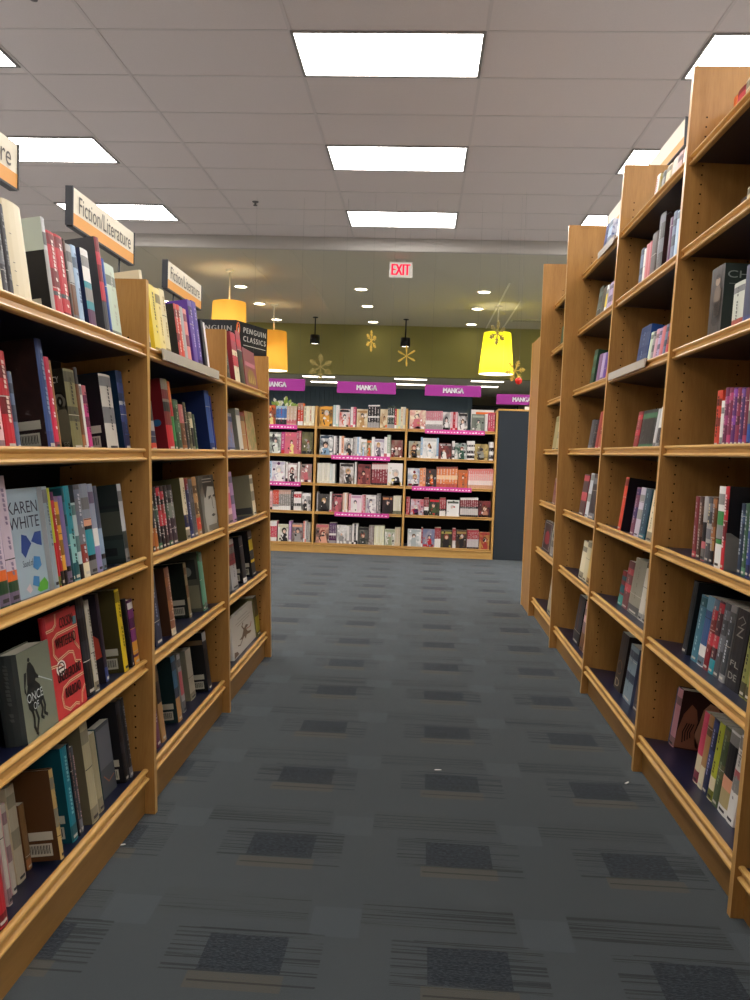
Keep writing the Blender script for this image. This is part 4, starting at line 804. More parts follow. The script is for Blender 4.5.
# ------------------------------------------------------------------ manga: (x0, x1, n spines (0 = front-facing), top y, colour word, colours)
def figure(seed, cols):            # a simple drawn figure and title bar, different on every cover
    rnd = random.Random(seed * 3 + 1); c = [flat(x, .4) for x in cols]; skin = flat(rnd.choice(['#e8c8b0', '#dcb498', '#f0dccc']), .4); hair = flat(rnd.choice(['#2a2422', '#6b4a30', '#b8925c', '#4a4650', '#8c4438', '#c8c4c0']), .4)
    def q(a, T, H, D):
        f = FR(T, H, D); g = FR(T, H, D, .0011); h = FR(T, H, D, .0015); cx = rnd.uniform(.38, .62); cy = rnd.uniform(.5, .66); r = rnd.uniform(.09, .17)
        z = rnd.choice([.8, .84, .04]); a.face([f(.06, z), f(.94, z), f(.94, z + .12), f(.06, z + .12)], c[rnd.randrange(len(c))])
        a.face([f(cx - r * 1.9, .02), f(cx - r * 1.5, cy - r), f(cx, cy - r * .5), f(cx + r * 1.4, cy - r), f(cx + r * 2.1, .02)], c[rnd.randrange(len(c))])
        a.face([g(*p) for p in ell(cx, cy + .02, r * 1.35, r * 1.05, 12)], hair); a.face([h(*p) for p in ell(cx + r * .1, cy - .02, r * .85, r * .68, 12)], skin)
        a.face([h(cx - r * 1.2, cy + r * .4), h(cx + r * 1.1, cy + r * .5), h(cx + r * .3, cy + r * .05), h(cx - r * .2, cy + r * .35)], hair)
        stroke(a, [(cx - r, .1), (cx - r * 1.9, .34), (cx - r * .4, .4)], .04, g, c[-1], .03)
        for _ in range(7):
            x, y, s_ = rnd.uniform(.1, .9), rnd.uniform(.06, .94), rnd.uniform(.04, .13); m_ = rnd.choice(c + [flat('#2a2628'), flat('#e8e4e0')]); t0 = rnd.uniform(0, 3)
            a.face([FR(T, H, D, .0019 + .0001 * _)(min(.98, max(.02, x + s_ * rnd.uniform(.5, 1.3) * cos(t0 + k_ * 1.257))), min(.98, max(.02, y + s_ * .7 * rnd.uniform(.5, 1.3) * sin(t0 + k_ * 1.257)))) for k_ in range(5)], m_)
    return q
MSEC = {0: 'left', 1: 'middle', 2: 'right'}
def manga(bay, j, rows):
    global sd
    z = MS[j]; yf = MY + .0127 * z + .021
    where = ('M', bay, j, '%s shelf, %s section of the far comics bookcase' % (ORD[j] if j < 4 else 'bottom', MSEC[bay]))
    lx0, lx1 = MX[bay + 1] + .013, MX[bay + 2] - .013
    for row in rows:
        x0, x1, n, yt, name, cols = row[:6]; bands = row[6] if len(row) > 6 else None
        yb = px_of((0, yf, z - .004))[1]
        for i in range(max(1, n)):
            sd += 1
            xa = x0 + (x1 - x0) * i / max(1, n); xb = x0 + (x1 - x0) * (i + 1) / max(1, n)
            A = at_y(xa, yt, yf); B = at_y(xb, yt, yf); H = max(.12, min(.27, A.z - (z - .004)))
            ax, bx = max(A.x, lx0), min(B.x, lx1 - .0)
            if bx - ax < .004: continue
            rnd = random.Random(sd)
            if n:
                T = bx - ax - .0006; o = dict(name=name, D=.13)
                c = cols[i % len(cols)]
                if bands: o['bands'] = bands
                else: o['bands'] = [(0, rnd.uniform(.1, .2), cols[(i + 1) % len(cols)]), (.0, 1, c)]
                o['txt'] = rnd.choice(['#5c5458', '#b04c50', '#444a5c']) if c in ('cream', 'white', 'pale grey', 'pale pink', 'peach', 'pale blue') else '#d8d0cc'
                place('b', T, H, .13, c, o, (ax, yf, z - .0038), Vector((0, -1, 0)), Vector((1, 0, 0)), Vector((0, 0, 1)), where, sd, (xa + xb) / 2, small=True)
            else:
                o = dict(name=name, face=True, art=tuple(cols), sc=16, D=bx - ax, draw=figure(sd, cols))
                place('b', .02, H, bx - ax - .001, cols[0], o, (ax, yf + .02, z - .0038), Vector((-1, 0, 0)), Vector((0, -1, 0)), Vector((0, 0, 1)), where, sd, (xa + xb) / 2, small=True)
W, K, G = '#e8e4e0', '#2a2628', '#9c9896'
manga(0, 0, [(255, 268, 0, 405, 'peach', ('peach', K, 'pale yellow')), (268, 276, 0, 405, 'yellow and orange', ('orange', 'pale yellow', K)), (276.5, 287, 3, 406, 'white and blue', ('pale blue',), [(0, .3, K), (.3, .38, W), (.38, .85, '#4a78b8')]), (287, 297, 3, 406, 'tan and pink', ('#c8a890',), [(.1, .3, 'rose'), (.3, 1, '#cdb49c')]), (298, 303.5, 2, 403, 'orange and grey', ('orange',), [(0, .2, W), (.2, .7, 'orange-red'), (.7, 1, '#a87868')]), (304, 315, 4, 406, 'cream', ('cream', '#ece6cc'))])
manga(0, 1, [(256, 268, 4, 432, 'pink', ('pink', 'rose')), (269, 281.5, 0, 432, 'pale grey and black', ('#b8c0b4', '#d4d8cc', K)), (281.5, 285, 1, 432, 'pink and red', ('magenta', 'red')), (285, 297, 0, 432, 'pink and yellow', ('rose', 'pale yellow', G, 'pink')), (297, 301.5, 2, 431, 'dark pink', ('#a84c64', 'rose')), (302, 313, 0, 432, 'dark olive', ('dark olive', G, K, 'olive'))])
manga(0, 2, [(256, 269, 0, 461, 'grey and red', (G, 'red', W)), (269.5, 272, 1, 461, 'pale blue', ('pale blue', W)), (272, 285.5, 0, 461, 'white and purple', (W, 'plum', 'rose', '#b8b0c0')), (286, 288, 1, 462, 'white', (W, K)), (288, 297.5, 0, 463, 'red and black', ('dark red', K, W)), (298, 300, 1, 462, 'white', (W, W)), (300.5, 312, 0, 464, 'grey-brown', ('#8c8078', K, W, 'rose'))])
manga(0, 3, [(256, 270, 4, 490, 'rose', ('rose', W)), (270, 272.5, 1, 491, 'pale pink', ('pale pink', K)), (273, 279, 4, 490, 'orange', ('orange',), [(0, .18, W), (.18, .3, G), (.3, 1, 'orange-red')]), (279, 291, 6, 490, 'grey and white', (G,), [(0, .22, W), (.22, .8, '#8f8a84'), (.8, 1, '#c8a090')]), (291.5, 293.5, 1, 490, 'black', ('black', K)), (294, 301.5, 4, 492, 'white and red', (W,), [(.25, .4, K), (.7, .9, 'red')]), (302, 311, 0, 493, 'grey and black', (W, '#b8b4b4', K))])
manga(0, 4, [(256, 270, 0, 522, 'white', (W, 'rose', K)), (270, 277, 4, 521, 'pink and red', ('pink',), [(0, .2, W), (.2, .75, '#d0485c'), (.75, 1, W)]), (278, 288.5, 0, 524, 'pale olive and black', ('#c8c4a8', K, W)), (289, 291.5, 1, 521, 'lilac', ('#c090c8', W)), (292, 303, 0, 523, 'dark rose', ('#6c5458', K, 'peach', G)), (303.5, 306.5, 2, 521, 'salmon', ('#dc8478', W)), (307, 310.5, 2, 523, 'grey', (G, '#b4b0a4'))])
manga(1, 0, [(320, 333, 0, 406, 'orange-yellow', ('orange-yellow', W, K)), (333.5, 339, 2, 405, 'pale teal', ('#b4ccc8', W)), (339.5, 350.5, 0, 409, 'white and black', (W, K, 'orange-red')), (351, 356, 2, 407, 'white and pink', (W, 'pink')), (357, 368, 0, 409, 'cream', ('cream', 'peach', 'tan')), (368.5, 380, 4, 405, 'black', (K,), [(0, .25, G), (.45, .52, W), (.94, 1, W)]), (380.5, 388, 0, 409, 'cream and orange', ('cream', 'orange', 'tan')), (388, 395, 3, 406, 'dark green', ('#34443c',), [(0, .2, G), (.5, .58, W)]), (395, 397, 1, 409, 'red', ('red', W)), (397, 401, 2, 409, 'pale yellow', ('pale yellow', 'pale green')), (401, 406, 2, 407, 'cream', ('cream', '#c8c4b8'))])
manga(1, 1, [(320, 333.5, 0, 435, 'dark blue', ('#26384c', '#7c9cb8', K, 'white')), (334, 339, 3, 436, 'white and black', (W, G, K)), (339.5, 344, 2, 436, 'white', (W, 'peach')), (344, 353, 0, 438, 'white and brown', (W, 'brown', 'peach', K)), (353.5, 357.5, 2, 437, 'grey', (G, '#bcb8b4')), (357.5, 361, 2, 437, 'pale blue', ('pale blue', W)), (361, 367, 0, 439, 'white', (W, 'pale blue', W, 'olive')), (367, 372, 0, 440, 'green and orange', ('olive', 'orange', 'pale green')), (372, 374.5, 1, 437, 'white', (W, W)), (374.5, 384.5, 0, 439, 'grey-lilac', ('#a89cac', '#6c6470', W)), (384.5, 387.5, 1, 437, 'white', (W, 'rose')), (387.5, 391, 1, 435, 'pale green', ('#a8b4a0', W)), (391.5, 403, 0, 440, 'brown', ('#8c7468', K, '#b8a498', 'dark red'))])
manga(1, 2, [(317.5, 330, 5, 463, 'cream', ('#e0dccc', '#d4d0c0')), (330, 335.5, 2, 464, 'pale grey', ('#c4ccc8', '#d8d8d0')), (340, 354, 0, 463, 'grey-brown', ('#7c6c64', '#b49c90', K, W)), (355, 357, 1, 462, 'white', (W, W)), (358, 371, 0, 464, 'dark red', ('#6c3438', K, '#a85c54')), (372, 388, 6, 463, 'maroon', ('#8c3440',), [(0, .1, K), (.1, .72, '#8a3842'), (.72, .94, '#e0c8c4')]), (388, 403, 0, 463, 'cream and yellow', (W, 'pale yellow', K, W))])
manga(1, 3, [(317, 318.5, 1, 492, 'grey', (G, W)), (319, 329.5, 0, 494, 'dark grey', ('#4c4a48', '#8c8c84', K)), (330, 332, 1, 492, 'white', (W, 'pink')), (332.5, 342.5, 0, 494, 'rose and black', ('rose', '#b8a8a0', K)), (343, 348, 3, 493, 'peach', ('#e4bca0', W)), (349, 351, 1, 494, 'pink', ('#e08c98', W)), (351, 362, 0, 495, 'pale pink', ('#e4c8d4', '#c898b0', W)), (362, 365.5, 2, 495, 'pink', ('#dc9cac', 'rose')), (366, 376.5, 0, 495, 'white and dark', (W, K, 'rose', '#7c6c84')), (377, 381, 2, 494, 'grey', (G, '#6c6868')), (382.5, 393, 0, 496, 'dark brown and orange', ('#3c2c30', '#c8885c', K)), (393.5, 401.5, 3, 496, 'cream', ('#d8d0b8',), [(0, .2, '#6c6c58'), (.2, 1, '#dcd4bc')])])
manga(1, 4, [(316, 329, 0, 524, 'peach and pink', ('#dca48c', 'rose', W, K)), (329.5, 336.5, 4, 523, 'plum and pink', ('plum',), [(0, .15, G), (.4, .5, W), (.5, 1, '#5c3c64')]), (337, 347, 0, 525, 'white and black', (W, K, G)), (347, 352, 2, 526, 'pale grey', (W, G)), (352.5, 358, 3, 524, 'white', (W, K)), (358.5, 368.5, 0, 527, 'black', (K, '#3c403c', '#6c6c64')), (369, 374, 3, 526, 'brown-grey', ('#8c7c78', '#a89c98')), (374.5, 384.5, 5, 526, 'cream', ('#dcdab8', '#e4e4cc')), (385, 395, 0, 529, 'green and brown', ('#9ca484', 'brown', W)), (395, 400.5, 3, 528, 'cream', ('#ccc0a0', '#d8c4a8'))])
manga(2, 0, [(410, 426, 0, 410, 'cream', ('#e8dcc0', 'tan', W, 'rose')), (426, 443, 8, 411, 'pink and white', ('#dc9ca8',), [(0, .3, G), (.3, .5, W), (.5, 1, '#d88c98')]), (443, 451, 0, 412, 'white and red', (W, 'dark red', K)), (451, 458, 3, 412, 'pale pink', ('#e4b4bc', 'red')), (458.5, 468, 0, 413, 'white', (W, W, K)), (472, 485, 0, 414, 'grey-green', ('#7c8478', '#a8b0a0', '#5c645c')), (485.5, 488, 1, 414, 'white', (W, W)), (488.5, 495.5, 3, 413, 'dark pink', ('#c84c64', '#b84058'))])
manga(2, 1, [(409, 421, 0, 441, 'grey-green', ('#9ca498', W, K, 'tan')), (421, 423, 1, 437, 'blue', ('#8cb0cc', W)), (423, 437, 0, 438, 'white and brown', (W, '#9cb4c0', 'brown', '#c8c8c4')), (437, 439, 1, 438, 'blue', ('#8cb0cc', W)), (439, 452, 0, 443, 'red and grey', ('#8c4440', G, W, K)), (452.5, 455, 1, 441, 'white', (W,), [(.1, .3, K), (.5, .7, K)]), (455, 467, 0, 443, 'dark green', ('#2c5444', '#8c9c94', K, W)), (467.5, 475, 3, 441, 'white and black', (W,), [(.1, .25, K), (.35, .5, K), (.7, .8, K)]), (475, 489, 0, 444, 'yellow and grey', ('#c4ac6c', '#8c8c84', K)), (489.5, 494, 2, 442, 'white and black', (W,), [(.1, .3, K), (.5, .7, K)])])
manga(2, 2, [(408, 420, 0, 468, 'blue and red', ('#7c8ca8', 'dark red', W)), (420, 426, 2, 468, 'orange', ('#dc8c58', 'peach')), (426.5, 437, 0, 469, 'dark orange', ('#4c3c3c', 'orange', '#5c6c84', K)), (437, 458, 7, 467, 'orange', ('#dc8450',), [(0, .2, '#b85a48'), (.4, .6, '#f0c89c'), (.92, 1, '#8c4c44')]), (458.5, 468, 0, 470, 'orange-brown', ('#b06c48', '#5c4440', 'orange')), (468.5, 494, 12, 469, 'pale salmon', ('#e4a8a0',), [(0, .2, '#c89c7c'), (.2, .42, '#ecd8d0'), (.75, 1, '#d87c74')])])
manga(2, 3, [(406.5, 410, 2, 497, 'red', ('#a8343c', 'rose')), (411, 424, 0, 499, 'pale grey and plum', ('#c8c4cc', 'plum', W, 'red')), (424.5, 429, 3, 498, 'red and black', ('#8c3038',), [(0, .3, K), (.3, .5, W)]), (429.5, 440, 0, 499, 'green and red', ('#4c5c3c', 'red', K)), (440, 446, 3, 498, 'red and white', ('#a43840',), [(0, .3, W), (.3, .4, K)]), (447, 459.5, 0, 500, 'white and red', (W, 'red', '#4c5448', W)), (460.5, 478.5, 9, 498, 'red and black', ('#8a3038',), [(0, .12, K), (.12, .45, '#c8c0bc'), (.45, .55, K), (.9, 1, W)]), (479, 491, 0, 501, 'red-brown', ('#8c3c3c', '#b07c64', 'dark red', K))])
manga(2, 4, [(408, 421.5, 0, 529, 'white', (W, W, '#a8b0b0')), (421.5, 423, 1, 528, 'red', ('#a8343c', W)), (423, 435, 0, 529, 'blue and red', ('#6c7494', 'red', '#a8a0a8')), (435, 441, 3, 528, 'red and white', ('#9c343c',), [(0, .45, W), (.2, .3, K)]), (441, 452.5, 0, 530, 'olive and red', ('#4c4a30', '#a89c50', 'dark red', K)), (453, 456, 2, 529, 'red and white', ('#a8343c',), [(0, .4, W)]), (456.5, 467, 0, 530, 'dark gold and red', ('#5c4430', '#a88850', 'dark red', K)), (467.5, 479, 8, 530, 'red and white', ('#a83440',), [(0, .1, K), (.1, .52, '#c8c0c0'), (.3, .36, K)]), (479.5, 490, 0, 532, 'red and gold', ('#a83c38', '#3c3428', '#c09c50'))])  # the first cover is whitened to stand for glare lying on it
# hidden farther-left stretch of the comics case is not in view and stays empty

# ------------------------------------------------------------------ labels and groups
NUM = ['first', 'second', 'third', 'fourth', 'fifth', 'sixth', 'seventh', 'eighth', 'ninth', 'tenth', 'eleventh', 'twelfth', '13th', '14th', '15th']
by = {}
for it in ITEMS: by.setdefault(it['where'][:3], []).append(it)
for k, its in by.items():
    its.sort(key=lambda q: q['sort']); cnt = {}
    for it in its:
        if it['col'].startswith('#'): it['col'] = 'dark'
        cnt.setdefault((it['col'], it['face']), []).append(it)
    w = its[0]['where'][3]
    for (c, fc), l in cnt.items():
        for i, it in enumerate(l):
            noun = 'comic' if k[0] == 'M' else 'book'
            ad = 'front-facing ' if fc else ('' if k[0] != 'M' else '')
            if it['lab']: L = it['lab']
            elif len(l) == 1: L = 'the %s%s %s, %s' % (ad, c, noun, w)
            elif len(l) == 2: L = '%s %s%s %ss, %s' % (('left', 'right')[i] + ' one of two', ad, c, noun, w)
            else: L = '%s %s%s %s from left, %s' % (NUM[min(i, 14)], ad, c, noun, w)
            ws = L.replace('front-facing', 'facing').replace('one of two', 'of two').split() if len(L.split()) > 16 else L.split()
            L = ' '.join(ws)
            if len(ws) > 16: L = L.replace('front-facing ', 'facing ').replace('section of the', 'section,')
            tag(it['o'], L, 'comic' if k[0] == 'M' else 'book', 'comics on the %s' % w if k[0] == 'M' else 'books on the %s' % w)
# ------------------------------------------------------------------ topper signs
CREAM = flat('#e6dfca', .45, 0, .3); ORNG = flat('#e0a050', .45, 0, .3)
def topper(x, y0, y1, z0, z1, s, lab, group, ztop, text):
    r = empty('section_sign', (x, (y0 + y1) / 2, ztop), lab, 'sign', group); ps = []
    a = MB(); a.box((x - .009, y0, z0), (x + .009, y1, z1), CREAM); xf = x + s * .0095
    h = z1 - z0
    a.box((min(xf, xf - s * .0005), y0, z0), (max(xf, xf - s * .0005), y1, z0 + h * .33), ORNG); ps.append(a.build('board', r))
    a = MB(); a.box((x - .0125, y0 - .006, z0 - .002), (x + .0125, y0, z1 + .002), GREYM); a.box((x - .0125, y1, z0 - .002), (x + .0125, y1 + .006, z1 + .002), GREYM)
    a.box((x - .011, y0, z0 - .006), (x + .011, y1, z0), GREYM); ps.append(a.build('end_caps', r))
    a = MB()
    for yy in (y0 + .12, y1 - .12): a.tube((x, yy, ztop), (x, yy, z0 - .005), .004, BLACKM, 8)
    ps.append(a.build('support_rods', r))
    if text:
        a = MB(); fn = (lambda p, q: (x + .0105, p, q)) if s > 0 else (lambda p, q: (x - .0105, -p, q))
        put_text(a, text, fn, ((y0 + .045, z0 + h * .40, y1 - .035, z0 + h * .86)) if s > 0 else ((-(y1 - .03), z0 + h * .38, -(y0 + .03), z0 + h * .86)), flat('#5b5852', .5)); ps.append(a.build('lettering', r, recalc=False))
    for o in ps: child(o, r)
topper(-1.13, 1.62, 2.18, 1.788, 1.905, 1, 'partly cut-off cream and orange shelf sign at the left edge, nearest of three', 'cream and orange section signs over the left bookcase', 1.409, 'Fiction/Literature')
topper(-1.13, 2.53, 3.07, 1.79, 1.907, 1, 'middle and largest readable cream and orange shelf sign over the left bookcase', 'cream and orange section signs over the left bookcase', 1.409, 'Fiction/Literature')
topper(-1.13, 3.48, 4.02, 1.787, 1.903, 1, 'farthest and smallest cream and orange shelf sign over the left bookcase', 'cream and orange section signs over the left bookcase', 1.409, 'Fiction/Literature')
topper(1.16, 3.86, 4.45, 2.56, 2.68, -1, 'glare-washed cream sign on top of the tall right bookcase, larger nearer one', 'cream signs on top of the tall right bookcase', 2.167, '')
topper(1.16, 4.86, 5.4, 2.56, 2.68, -1, 'glare-washed cream sign on top of the tall right bookcase, smaller farther one', 'cream signs on top of the tall right bookcase', 2.167, '')
# clip-on strip holders on shelf edges
def strip(side, z, tilt, xa, xb, h, lab, drop=-.006):
    P, u, v = solve(side, z, tilt, -.014, xa); Q, _, _ = solve(side, z, tilt, -.014, xb); ya, yb = sorted((P.y, Q.y)); O, u, v = frame(side, z, tilt)
    a = MB(); fn = lambda p, y: tuple(O + p[0] * u + p[1] * v + Vector((0, y, 0)))
    a.prism([(.002, .004), (.014, .004), (.016, .002), (.012, -h), (.009, -h), (.009, .0015), (.002, .0015)], ya, yb, flat('#c6bfb4', .2, 0, .6), fn)
    o = a.build('label_holder'); origin_to(o, O + Vector((0, (ya + yb) / 2, 0))); tag(o, lab, 'label holder')
strip('L', LS[0], .15, 157, 214, .03, 'greyish clear plastic label holder clipped on the middle top shelf, left bookcase')
strip('R', RS[2], .12, 613, 650, .03, 'greyish plastic label holder clipped on the third shelf of the tall right bookcase')
strip('R', RS[0], .12, 602, 618, .03, 'small grey plastic label holder clipped on the top shelf, tall right bookcase')

# ------------------------------------------------------------------ manga signs and shelf strips
PURP = flat('#9c2f8c', .5, 0, .3, 'purple_sign'); PINK = flat('#dd4fa4', .5, 0, .3, 'pink_strip'); WH = flat('#ffffff', .5)
def msign(x0, x1, y, z0, z1, lab, zc=CZ):
    r = empty('hanging_sign', ((x0 + x1) / 2, y, zc), lab, 'sign', 'purple hanging signs over the comics'); c = (x0 + x1) / 2
    a = MB(); a.box((x0 - c, -.006, z0 - zc), (x1 - c, .006, z1 - zc), PURP, bev=.001); a.build('board', r)
    a = MB(); m = (z0 + z1) / 2 - zc; put_text(a, 'MANGA', lambda p, q: (p, -.0078, q), (-.1, m - .026, .11, m + .028), WH, 1, .004); a.build('lettering', r, recalc=False)
    a = MB()
    for dx in (x0 - c + .06, x1 - c - .06): a.tube((dx, 0, z1 - zc), (dx, 0, 0),   .0006, flat('#6c6c66'), 5)
    a.build('hanging_wires', r)
msign(-.905, -.286, 8.5, 1.712, 1.832, 'purple hanging sign with white letters over the middle section of comics')
msign(.016, .60, 8.5, 1.71, 1.824, 'purple hanging sign with white letters over the right section of comics')
msign(-1.86, -1.245, 8.5, 1.718, 1.842, 'purple hanging sign partly hidden behind the left bookcase end')
msign(.86, 1.44, 9.6, 1.712, 1.832, 'purple hanging sign above the navy panel, farthest right of them')
def mstrip(xa, xb, j, lab):
    z = MS[j]; yf = MY + .0127 * z; A = at_y(xa, 430, yf - .01).x; B = at_y(xb, 430, yf - .01).x
    a = MB(); a.box((A, yf - .0085, z - .043), (B, yf - .0032, z + .003), PINK, bev=.0006)
    rnd = random.Random(int(xa)); x = A + .02                      # a running white flourish too small to read
    while x < B - .03:
        w = rnd.uniform(.012, .03); h = rnd.uniform(.008, .014); a.face([(x, yf - .009, z - .028), (x + w, yf - .009, z - .028 + rnd.uniform(-.002, .002)), (x + w * .9, yf - .009, z - .028 + h), (x + w * .2, yf - .009, z - .028 + h * .8)], WH); x += w + rnd.uniform(.004, .02)
    o = a.build('shelf_strip'); origin_to(o, ((A + B) / 2, yf - .004, z - .03)); tag(o, lab, 'shelf strip', 'pink promotional strips on the comics shelves')
mstrip(256, 297, 0, 'pink printed strip under the top shelf comics, left section'); mstrip(256, 302, 2, 'pink printed strip under the third shelf comics, left section')
mstrip(332, 391, 1, 'pink printed strip under the second shelf comics, middle section'); mstrip(337, 392, 3, 'pink printed strip under the fourth shelf comics, middle section')
mstrip(425, 485, 0, 'pink printed strip under the top shelf comics, right section'); mstrip(414, 474, 2, 'pink printed strip under the third shelf comics, right section')
# a small pale green floral ornament standing behind the left top comics
P = at_y(283, 405, 8.86); r = empty('flower_ornament', (P.x, 8.85, 1.36), 'small pale green and white floral ornament above comics at the far left', 'ornament'); ps = []
a = MB(); a.lathe([(.0001, 0), (.035, 0), (.045, .09), (.04, .1), (.03, .095), (.0001, .09)], (P.x, 8.85, 1.36), flat('#4c5a3c'), 16); ps.append(a.build('pot', r))
a = MB(); rnd = random.Random(3)
for k in range(40):
    b = Vector((P.x, 8.85, 1.45)); d = Vector((rnd.uniform(-1, 1), rnd.uniform(-.7, .7), rnd.uniform(.8, 1.9))).normalized(); L = rnd.uniform(.14, .24); e = b + d * L + Vector((0, 0, -.02)); a.tube(b, e, .002, flat('#5c7c3c'), 4)
    w = d.cross(Vector((0, 1, 0))).normalized() * .018; q = d * .03
    a.face([e - q, e + w, e + q, e - w], flat(rnd.choice(['#b8cc6c', '#dce0b8', '#8cac4c', '#e8e8dc'])))
ps.append(a.build('leaves', r, recalc=False))
for o in ps: child(o, r)

# ------------------------------------------------------------------ black two-line display sign
r = empty('display_tower', (-2.35, 9.45, 0), 'black many-sided display sign with white lettering behind the left bookcase', 'display sign'); ps = []
z1 = 2.52; A = Vector((-2.11, 9.0, 0)); dr = Vector((.225, .66, 0)); Bp = A + dr; Lf = A + Vector((-.72, .0, 0)); Bk = Lf + Vector((-.1, .75, 0)); foot = [Lf, A, Bp, Bk]
a = MB(); a.prism([(p.x, p.y) for p in foot], 1.95, z1, flat('#17171b', .5, 0, .3), lambda p, z: (p[0], p[1], z)); ps.append(a.build('sign_box', r))
cn = sum(foot, Vector()) / 4; ins = [cn + (p - cn) * .86 for p in foot]
a = MB(); a.prism([(p.x, p.y) for p in ins], 0, 1.95, flat('#2a2420', .6), lambda p, z: (p[0], p[1], z)); ps.append(a.build('cabinet', r))
tl = flat('#d8d4cc', .5); drn = dr.normalized(); nr = Vector((drn.y, -drn.x, 0)) * .002
a = MB(); f1 = lambda p, q: (Lf.x + p, Lf.y - .002, q); f2 = lambda p, q: tuple(A + drn * p + nr + Vector((0, 0, q)))
put_text(a, 'PENGUIN', f1, (.27, 2.40, .67, 2.457), tl, 1.3, .003); put_text(a, 'CLASSICS', f1, (.27, 2.31, .67, 2.367), tl, 1.3, .003)
put_text(a, 'PENGUIN', f2, (.16, 2.405, .66, 2.465), tl, 1.3, .003); put_text(a, 'CLASSICS', f2, (.16, 2.31, .66, 2.37), tl, 1.3, .003)
a.face([f2(.16, 2.262), f2(.66, 2.262), f2(.66, 2.268), f2(.16, 2.268)], tl); ps.append(a.build('lettering', r, recalc=False))
a = MB(); og = flat('#e0703c')
P = f2(.045, 2.44)
a.face([f2(.045 + .04 * cos(t), 2.43 + .075 * sin(t)) for t in [2 * pi * k / 24 for k in range(24)]], og)
f3 = lambda p, q: tuple(A + drn * p + nr * 1.6 + Vector((0, 0, q)))
a.face([f3(.045 + .018 * cos(t), 2.42 + .045 * sin(t)) for t in [2 * pi * k / 18 for k in range(18)]], flat('#17171b')); a.face([f3(.045 + .012 * cos(t), 2.475 + .014 * sin(t)) for t in [2 * pi * k / 12 for k in range(12)]], flat('#17171b'))
f4 = lambda p, q: tuple(A + drn * p + nr * 2.2 + Vector((0, 0, q))); a.face([f4(.048 + .008 * cos(t), 2.415 + .03 * sin(t)) for t in [2 * pi * k / 12 for k in range(12)]], tl)
f1l = lambda p, q: (Lf.x + p, Lf.y - .002, q); a.face([f1l(.12 + .035 * cos(t), 2.36 + .075 * sin(t)) for t in [2 * pi * k / 24 for k in range(24)]], og)
ps.append(a.build('emblem', r, recalc=False))
for o in ps: child(o, r)

# ------------------------------------------------------------------ snowflakes
GOLD = flat('#dcb850', .3, .35, .5, 'gold_foil'); GOLDD = flat('#8c7c40', .4, .3, .5, 'dull_gold_foil')
def flake(px, py, rad, turn, tip, m, lab, Y=8.3, rot0=0, kind=0):
    P = at_y(px, py, Y); r = empty('hanging_snowflake', (P.x, Y, CZ), lab, 'snowflake ornament', 'gold snowflakes hanging from the ceiling')
    a = MB(); c = Vector((0, 0, P.z - CZ)); R = Matrix.Rotation(turn, 3, 'Z') @ Matrix.Rotation(tip, 3, 'X')
    def bar(p, q, w, t=.003):
        d = Vector((q[0] - p[0], 0, q[1] - p[1])); L = d.length; d.normalize(); n = Vector((-d.z, 0, d.x))
        pts = [(0, -w * .6), (L * .5, -w), (L, -w * .7), (L + w * .6, 0), (L, w * .7), (L * .5, w), (0, w * .6)]
        B_ = Vector((p[0], 0, p[1]))
        A0 = [a.bm.verts.new(c + R @ (B_ + d * x + n * y + Vector((0, -t, 0)))) for x, y in pts]; A1 = [a.bm.verts.new(c + R @ (B_ + d * x + n * y + Vector((0, t, 0)))) for x, y in pts]
        k = a.mi(m)
        for l in (A0, A1[::-1]): a.bm.faces.new(l).material_index = k
        for i in range(len(pts)): a.bm.faces.new((A0[i], A0[(i + 1) % len(pts)], A1[(i + 1) % len(pts)], A1[i])).material_index = k
    for k in range(6):
        t = rot0 + k * pi / 3; e = lambda s, dt=0: (s * rad * cos(t + dt), s * rad * sin(t + dt))
        bar((0, 0), e(.92), rad * .055)
        if kind == 0:
            for s_, l_ in ((.45, .3), (.68, .26)):
                b0 = e(s_)
                for sg in (-1, 1): bar(b0, (b0[0] + l_ * rad * cos(t + sg * .8), b0[1] + l_ * rad * sin(t + sg * .8)), rad * .05)
            bar(e(.86), e(.98), rad * .12)
        else: bar(e(.45), e(1.0), rad * .1)
    a.build('snowflake', r)
    a = MB(); a.tube((0, 0, 0), (0, 0, P.z - CZ + rad * .9), .0005, flat('#6c6c66'), 5); a.build('thread', r); return P
flake(320.5, 367, .125, .2, 0, GOLDD, 'dull gold snowflake ornament, leftmost and widest of the hanging ones', rot0=pi / 6)
flake(371.2, 341, .105, 1.1, 0, GOLD, 'narrow gold snowflake ornament turned edge-on, above the middle comics sign', rot0=pi / 6)
flake(406.5, 356, .1, .35, .2, GOLD, 'six-armed gold snowflake ornament just below the right black spotlight', rot0=pi / 6 + .1, kind=1)
flake(497.5, 333, .115, .7, .1, GOLDD, 'dark gold snowflake ornament in front of the lemon-yellow lamp', rot0=pi / 6)
Pf = flake(515, 371, .105, .3, .1, GOLD, 'gold snowflake ornament below the yellow lamp, beside a red ball', rot0=.2)
P = at_y(518.5, 381, 8.2); r = empty('hanging_ball', (P.x, 8.2, CZ), 'small shiny red hanging ball ornament by the lowest gold snowflake', 'ball ornament')
a = MB(); a.lathe([(.0001, .036)] + [(.036 * sin(pi * k / 12), .036 * cos(pi * k / 12)) for k in range(1, 12)] + [(.0001, -.036)], (0, 0, P.z - CZ), flat('#e0281c', .2, .1, .6), 20); a.build('ball', r)
a = MB(); a.lathe([(.0001, .05), (.008, .048), (.009, .034)], (0, 0, P.z - CZ), GOLD, 12); a.build('cap', r)
a = MB(); a.tube((0, 0, 0), (0, 0, P.z - CZ + .048), .0009, flat('#8c8c80'), 5); a.build('thread', r)

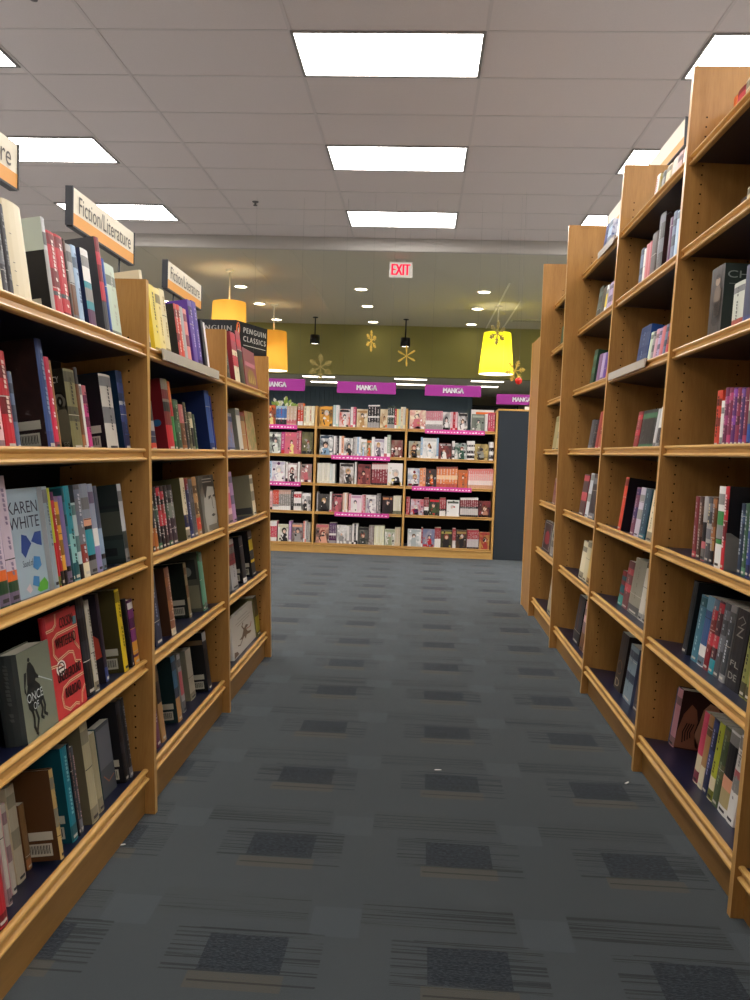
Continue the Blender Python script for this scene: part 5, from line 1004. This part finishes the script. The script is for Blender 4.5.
# ------------------------------------------------------------------ beyond the olive wall
def slats():
    m, t, b = new_mat('navy_slats'); b.inputs['Base Color'].default_value = lin('#4d606e'); b.inputs['Roughness'].default_value = .7; return m
a = MB(); m = slats(); a.box((XW0, 19.0, 0), (1.15, 19.12, FZ), m); x = -6.0
while x < 1.08: a.box((x, 18.975, 0), (x + .055, 19.0, FZ), m); x += .11
o = a.build('wall_navy'); o['kind'] = 'structure'
a = MB(); a.box((1.15, 20.6, 0), (4.2, 20.72, FZ), flat('#8c8468', .8)); o = a.build('wall_back'); o['kind'] = 'structure'
r = empty('wall_shelf_unit', (1.6, 20.34, 0), 'dark wall unit crowded with small goods far behind the right comics sign', 'shelf unit'); ps = []
a = MB(); a.box((1.0, 20.2, 0), (2.35, 20.48, .04), BLACKM); a.box((1.0, 20.46, 0), (2.35, 20.48, 2.35), BLACKM); a.box((1.0, 20.2, 0), (1.03, 20.48, 2.35), BLACKM); a.box((2.32, 20.2, 0), (2.35, 20.48, 2.35), BLACKM); ps.append(a.build('frame', r))
for z in (1.9, 2.3): 
    a = MB(); a.box((1.03, 20.2, z), (2.32, 20.46, z + .03), BLACKM); ps.append(a.build('shelf', r))
for o in ps: child(o, r)
rnd = random.Random(5); x = 1.06
while x < 2.28:
    w = rnd.uniform(.05, .09); h = rnd.uniform(.15, .26); a = MB(); a.box((x, 20.28, 1.93), (x + w - .008, 20.4, 1.93 + h), flat(rnd.choice(['#39404a', '#4c3c48', '#5c5650', '#33463c', '#6c645c'])), bev=.004); a.box((x + .008, 20.276, 1.95), (x + w - .016, 20.28, 1.95 + h * .3), flat('#8c8c88'))
    o = a.build('goods_box'); origin_to(o, (x + w / 2, 20.34, 1.93)); tag(o, 'small upright boxed item in the row on the distant dark wall unit', 'box', 'boxed goods on the distant dark wall unit'); x += w

# ------------------------------------------------------------------ scraps of paper on the carpet
for px_, py_, an, lab in ((438, 770, .1, 'white paper scrap on the carpet in mid-aisle, right of centre'), (627, 783, .8, 'tiny white paper scrap on the carpet by the right bookcase'), (121, 845, .3, 'tiny white paper scrap on the carpet by the left bookcase')):
    d = ray(px_, py_); t = -CH / d.z; P = Vector((d.x * t, d.y * t, 0)); a = MB(); c, s = cos(an), sin(an); 
    q = [(-.012, -.002), (-.004, -.003), (.012, -.001), (.011, .003), (-.003, .0035), (-.012, .002)]
    b0 = [a.bm.verts.new((P.x + c * x - s * y, P.y + s * x + c * y, .0)) for x, y in q]; b1 = [a.bm.verts.new((P.x + c * x - s * y, P.y + s * x + c * y, .0015)) for x, y in q]; k = a.mi(flat('white'))
    for l in (b0, b1): a.bm.faces.new(l).material_index = k
    for i in range(6): a.bm.faces.new((b0[i], b0[(i + 1) % 6], b1[(i + 1) % 6], b1[i])).material_index = k
    o = a.build('paper_scrap'); origin_to(o, P); tag(o, lab, 'paper scrap')

# ------------------------------------------------------------------ world + exposure
w = bpy.data.worlds.new('world'); SC.world = w; w.use_nodes = True; w.node_tree.nodes['Background'].inputs[0].default_value = (1, .95, .9, 1); w.node_tree.nodes['Background'].inputs[1].default_value = .05
SC.view_settings.view_transform = 'Standard'; SC.view_settings.look = 'None'; SC.view_settings.gamma = 1; SC.view_settings.use_curve_mapping = False
SC.view_settings.exposure = 0.25
SC.cycles.max_bounces = 9; SC.cycles.diffuse_bounces = 7; SC.cycles.glossy_bounces = 3; SC.cycles.use_denoising = True
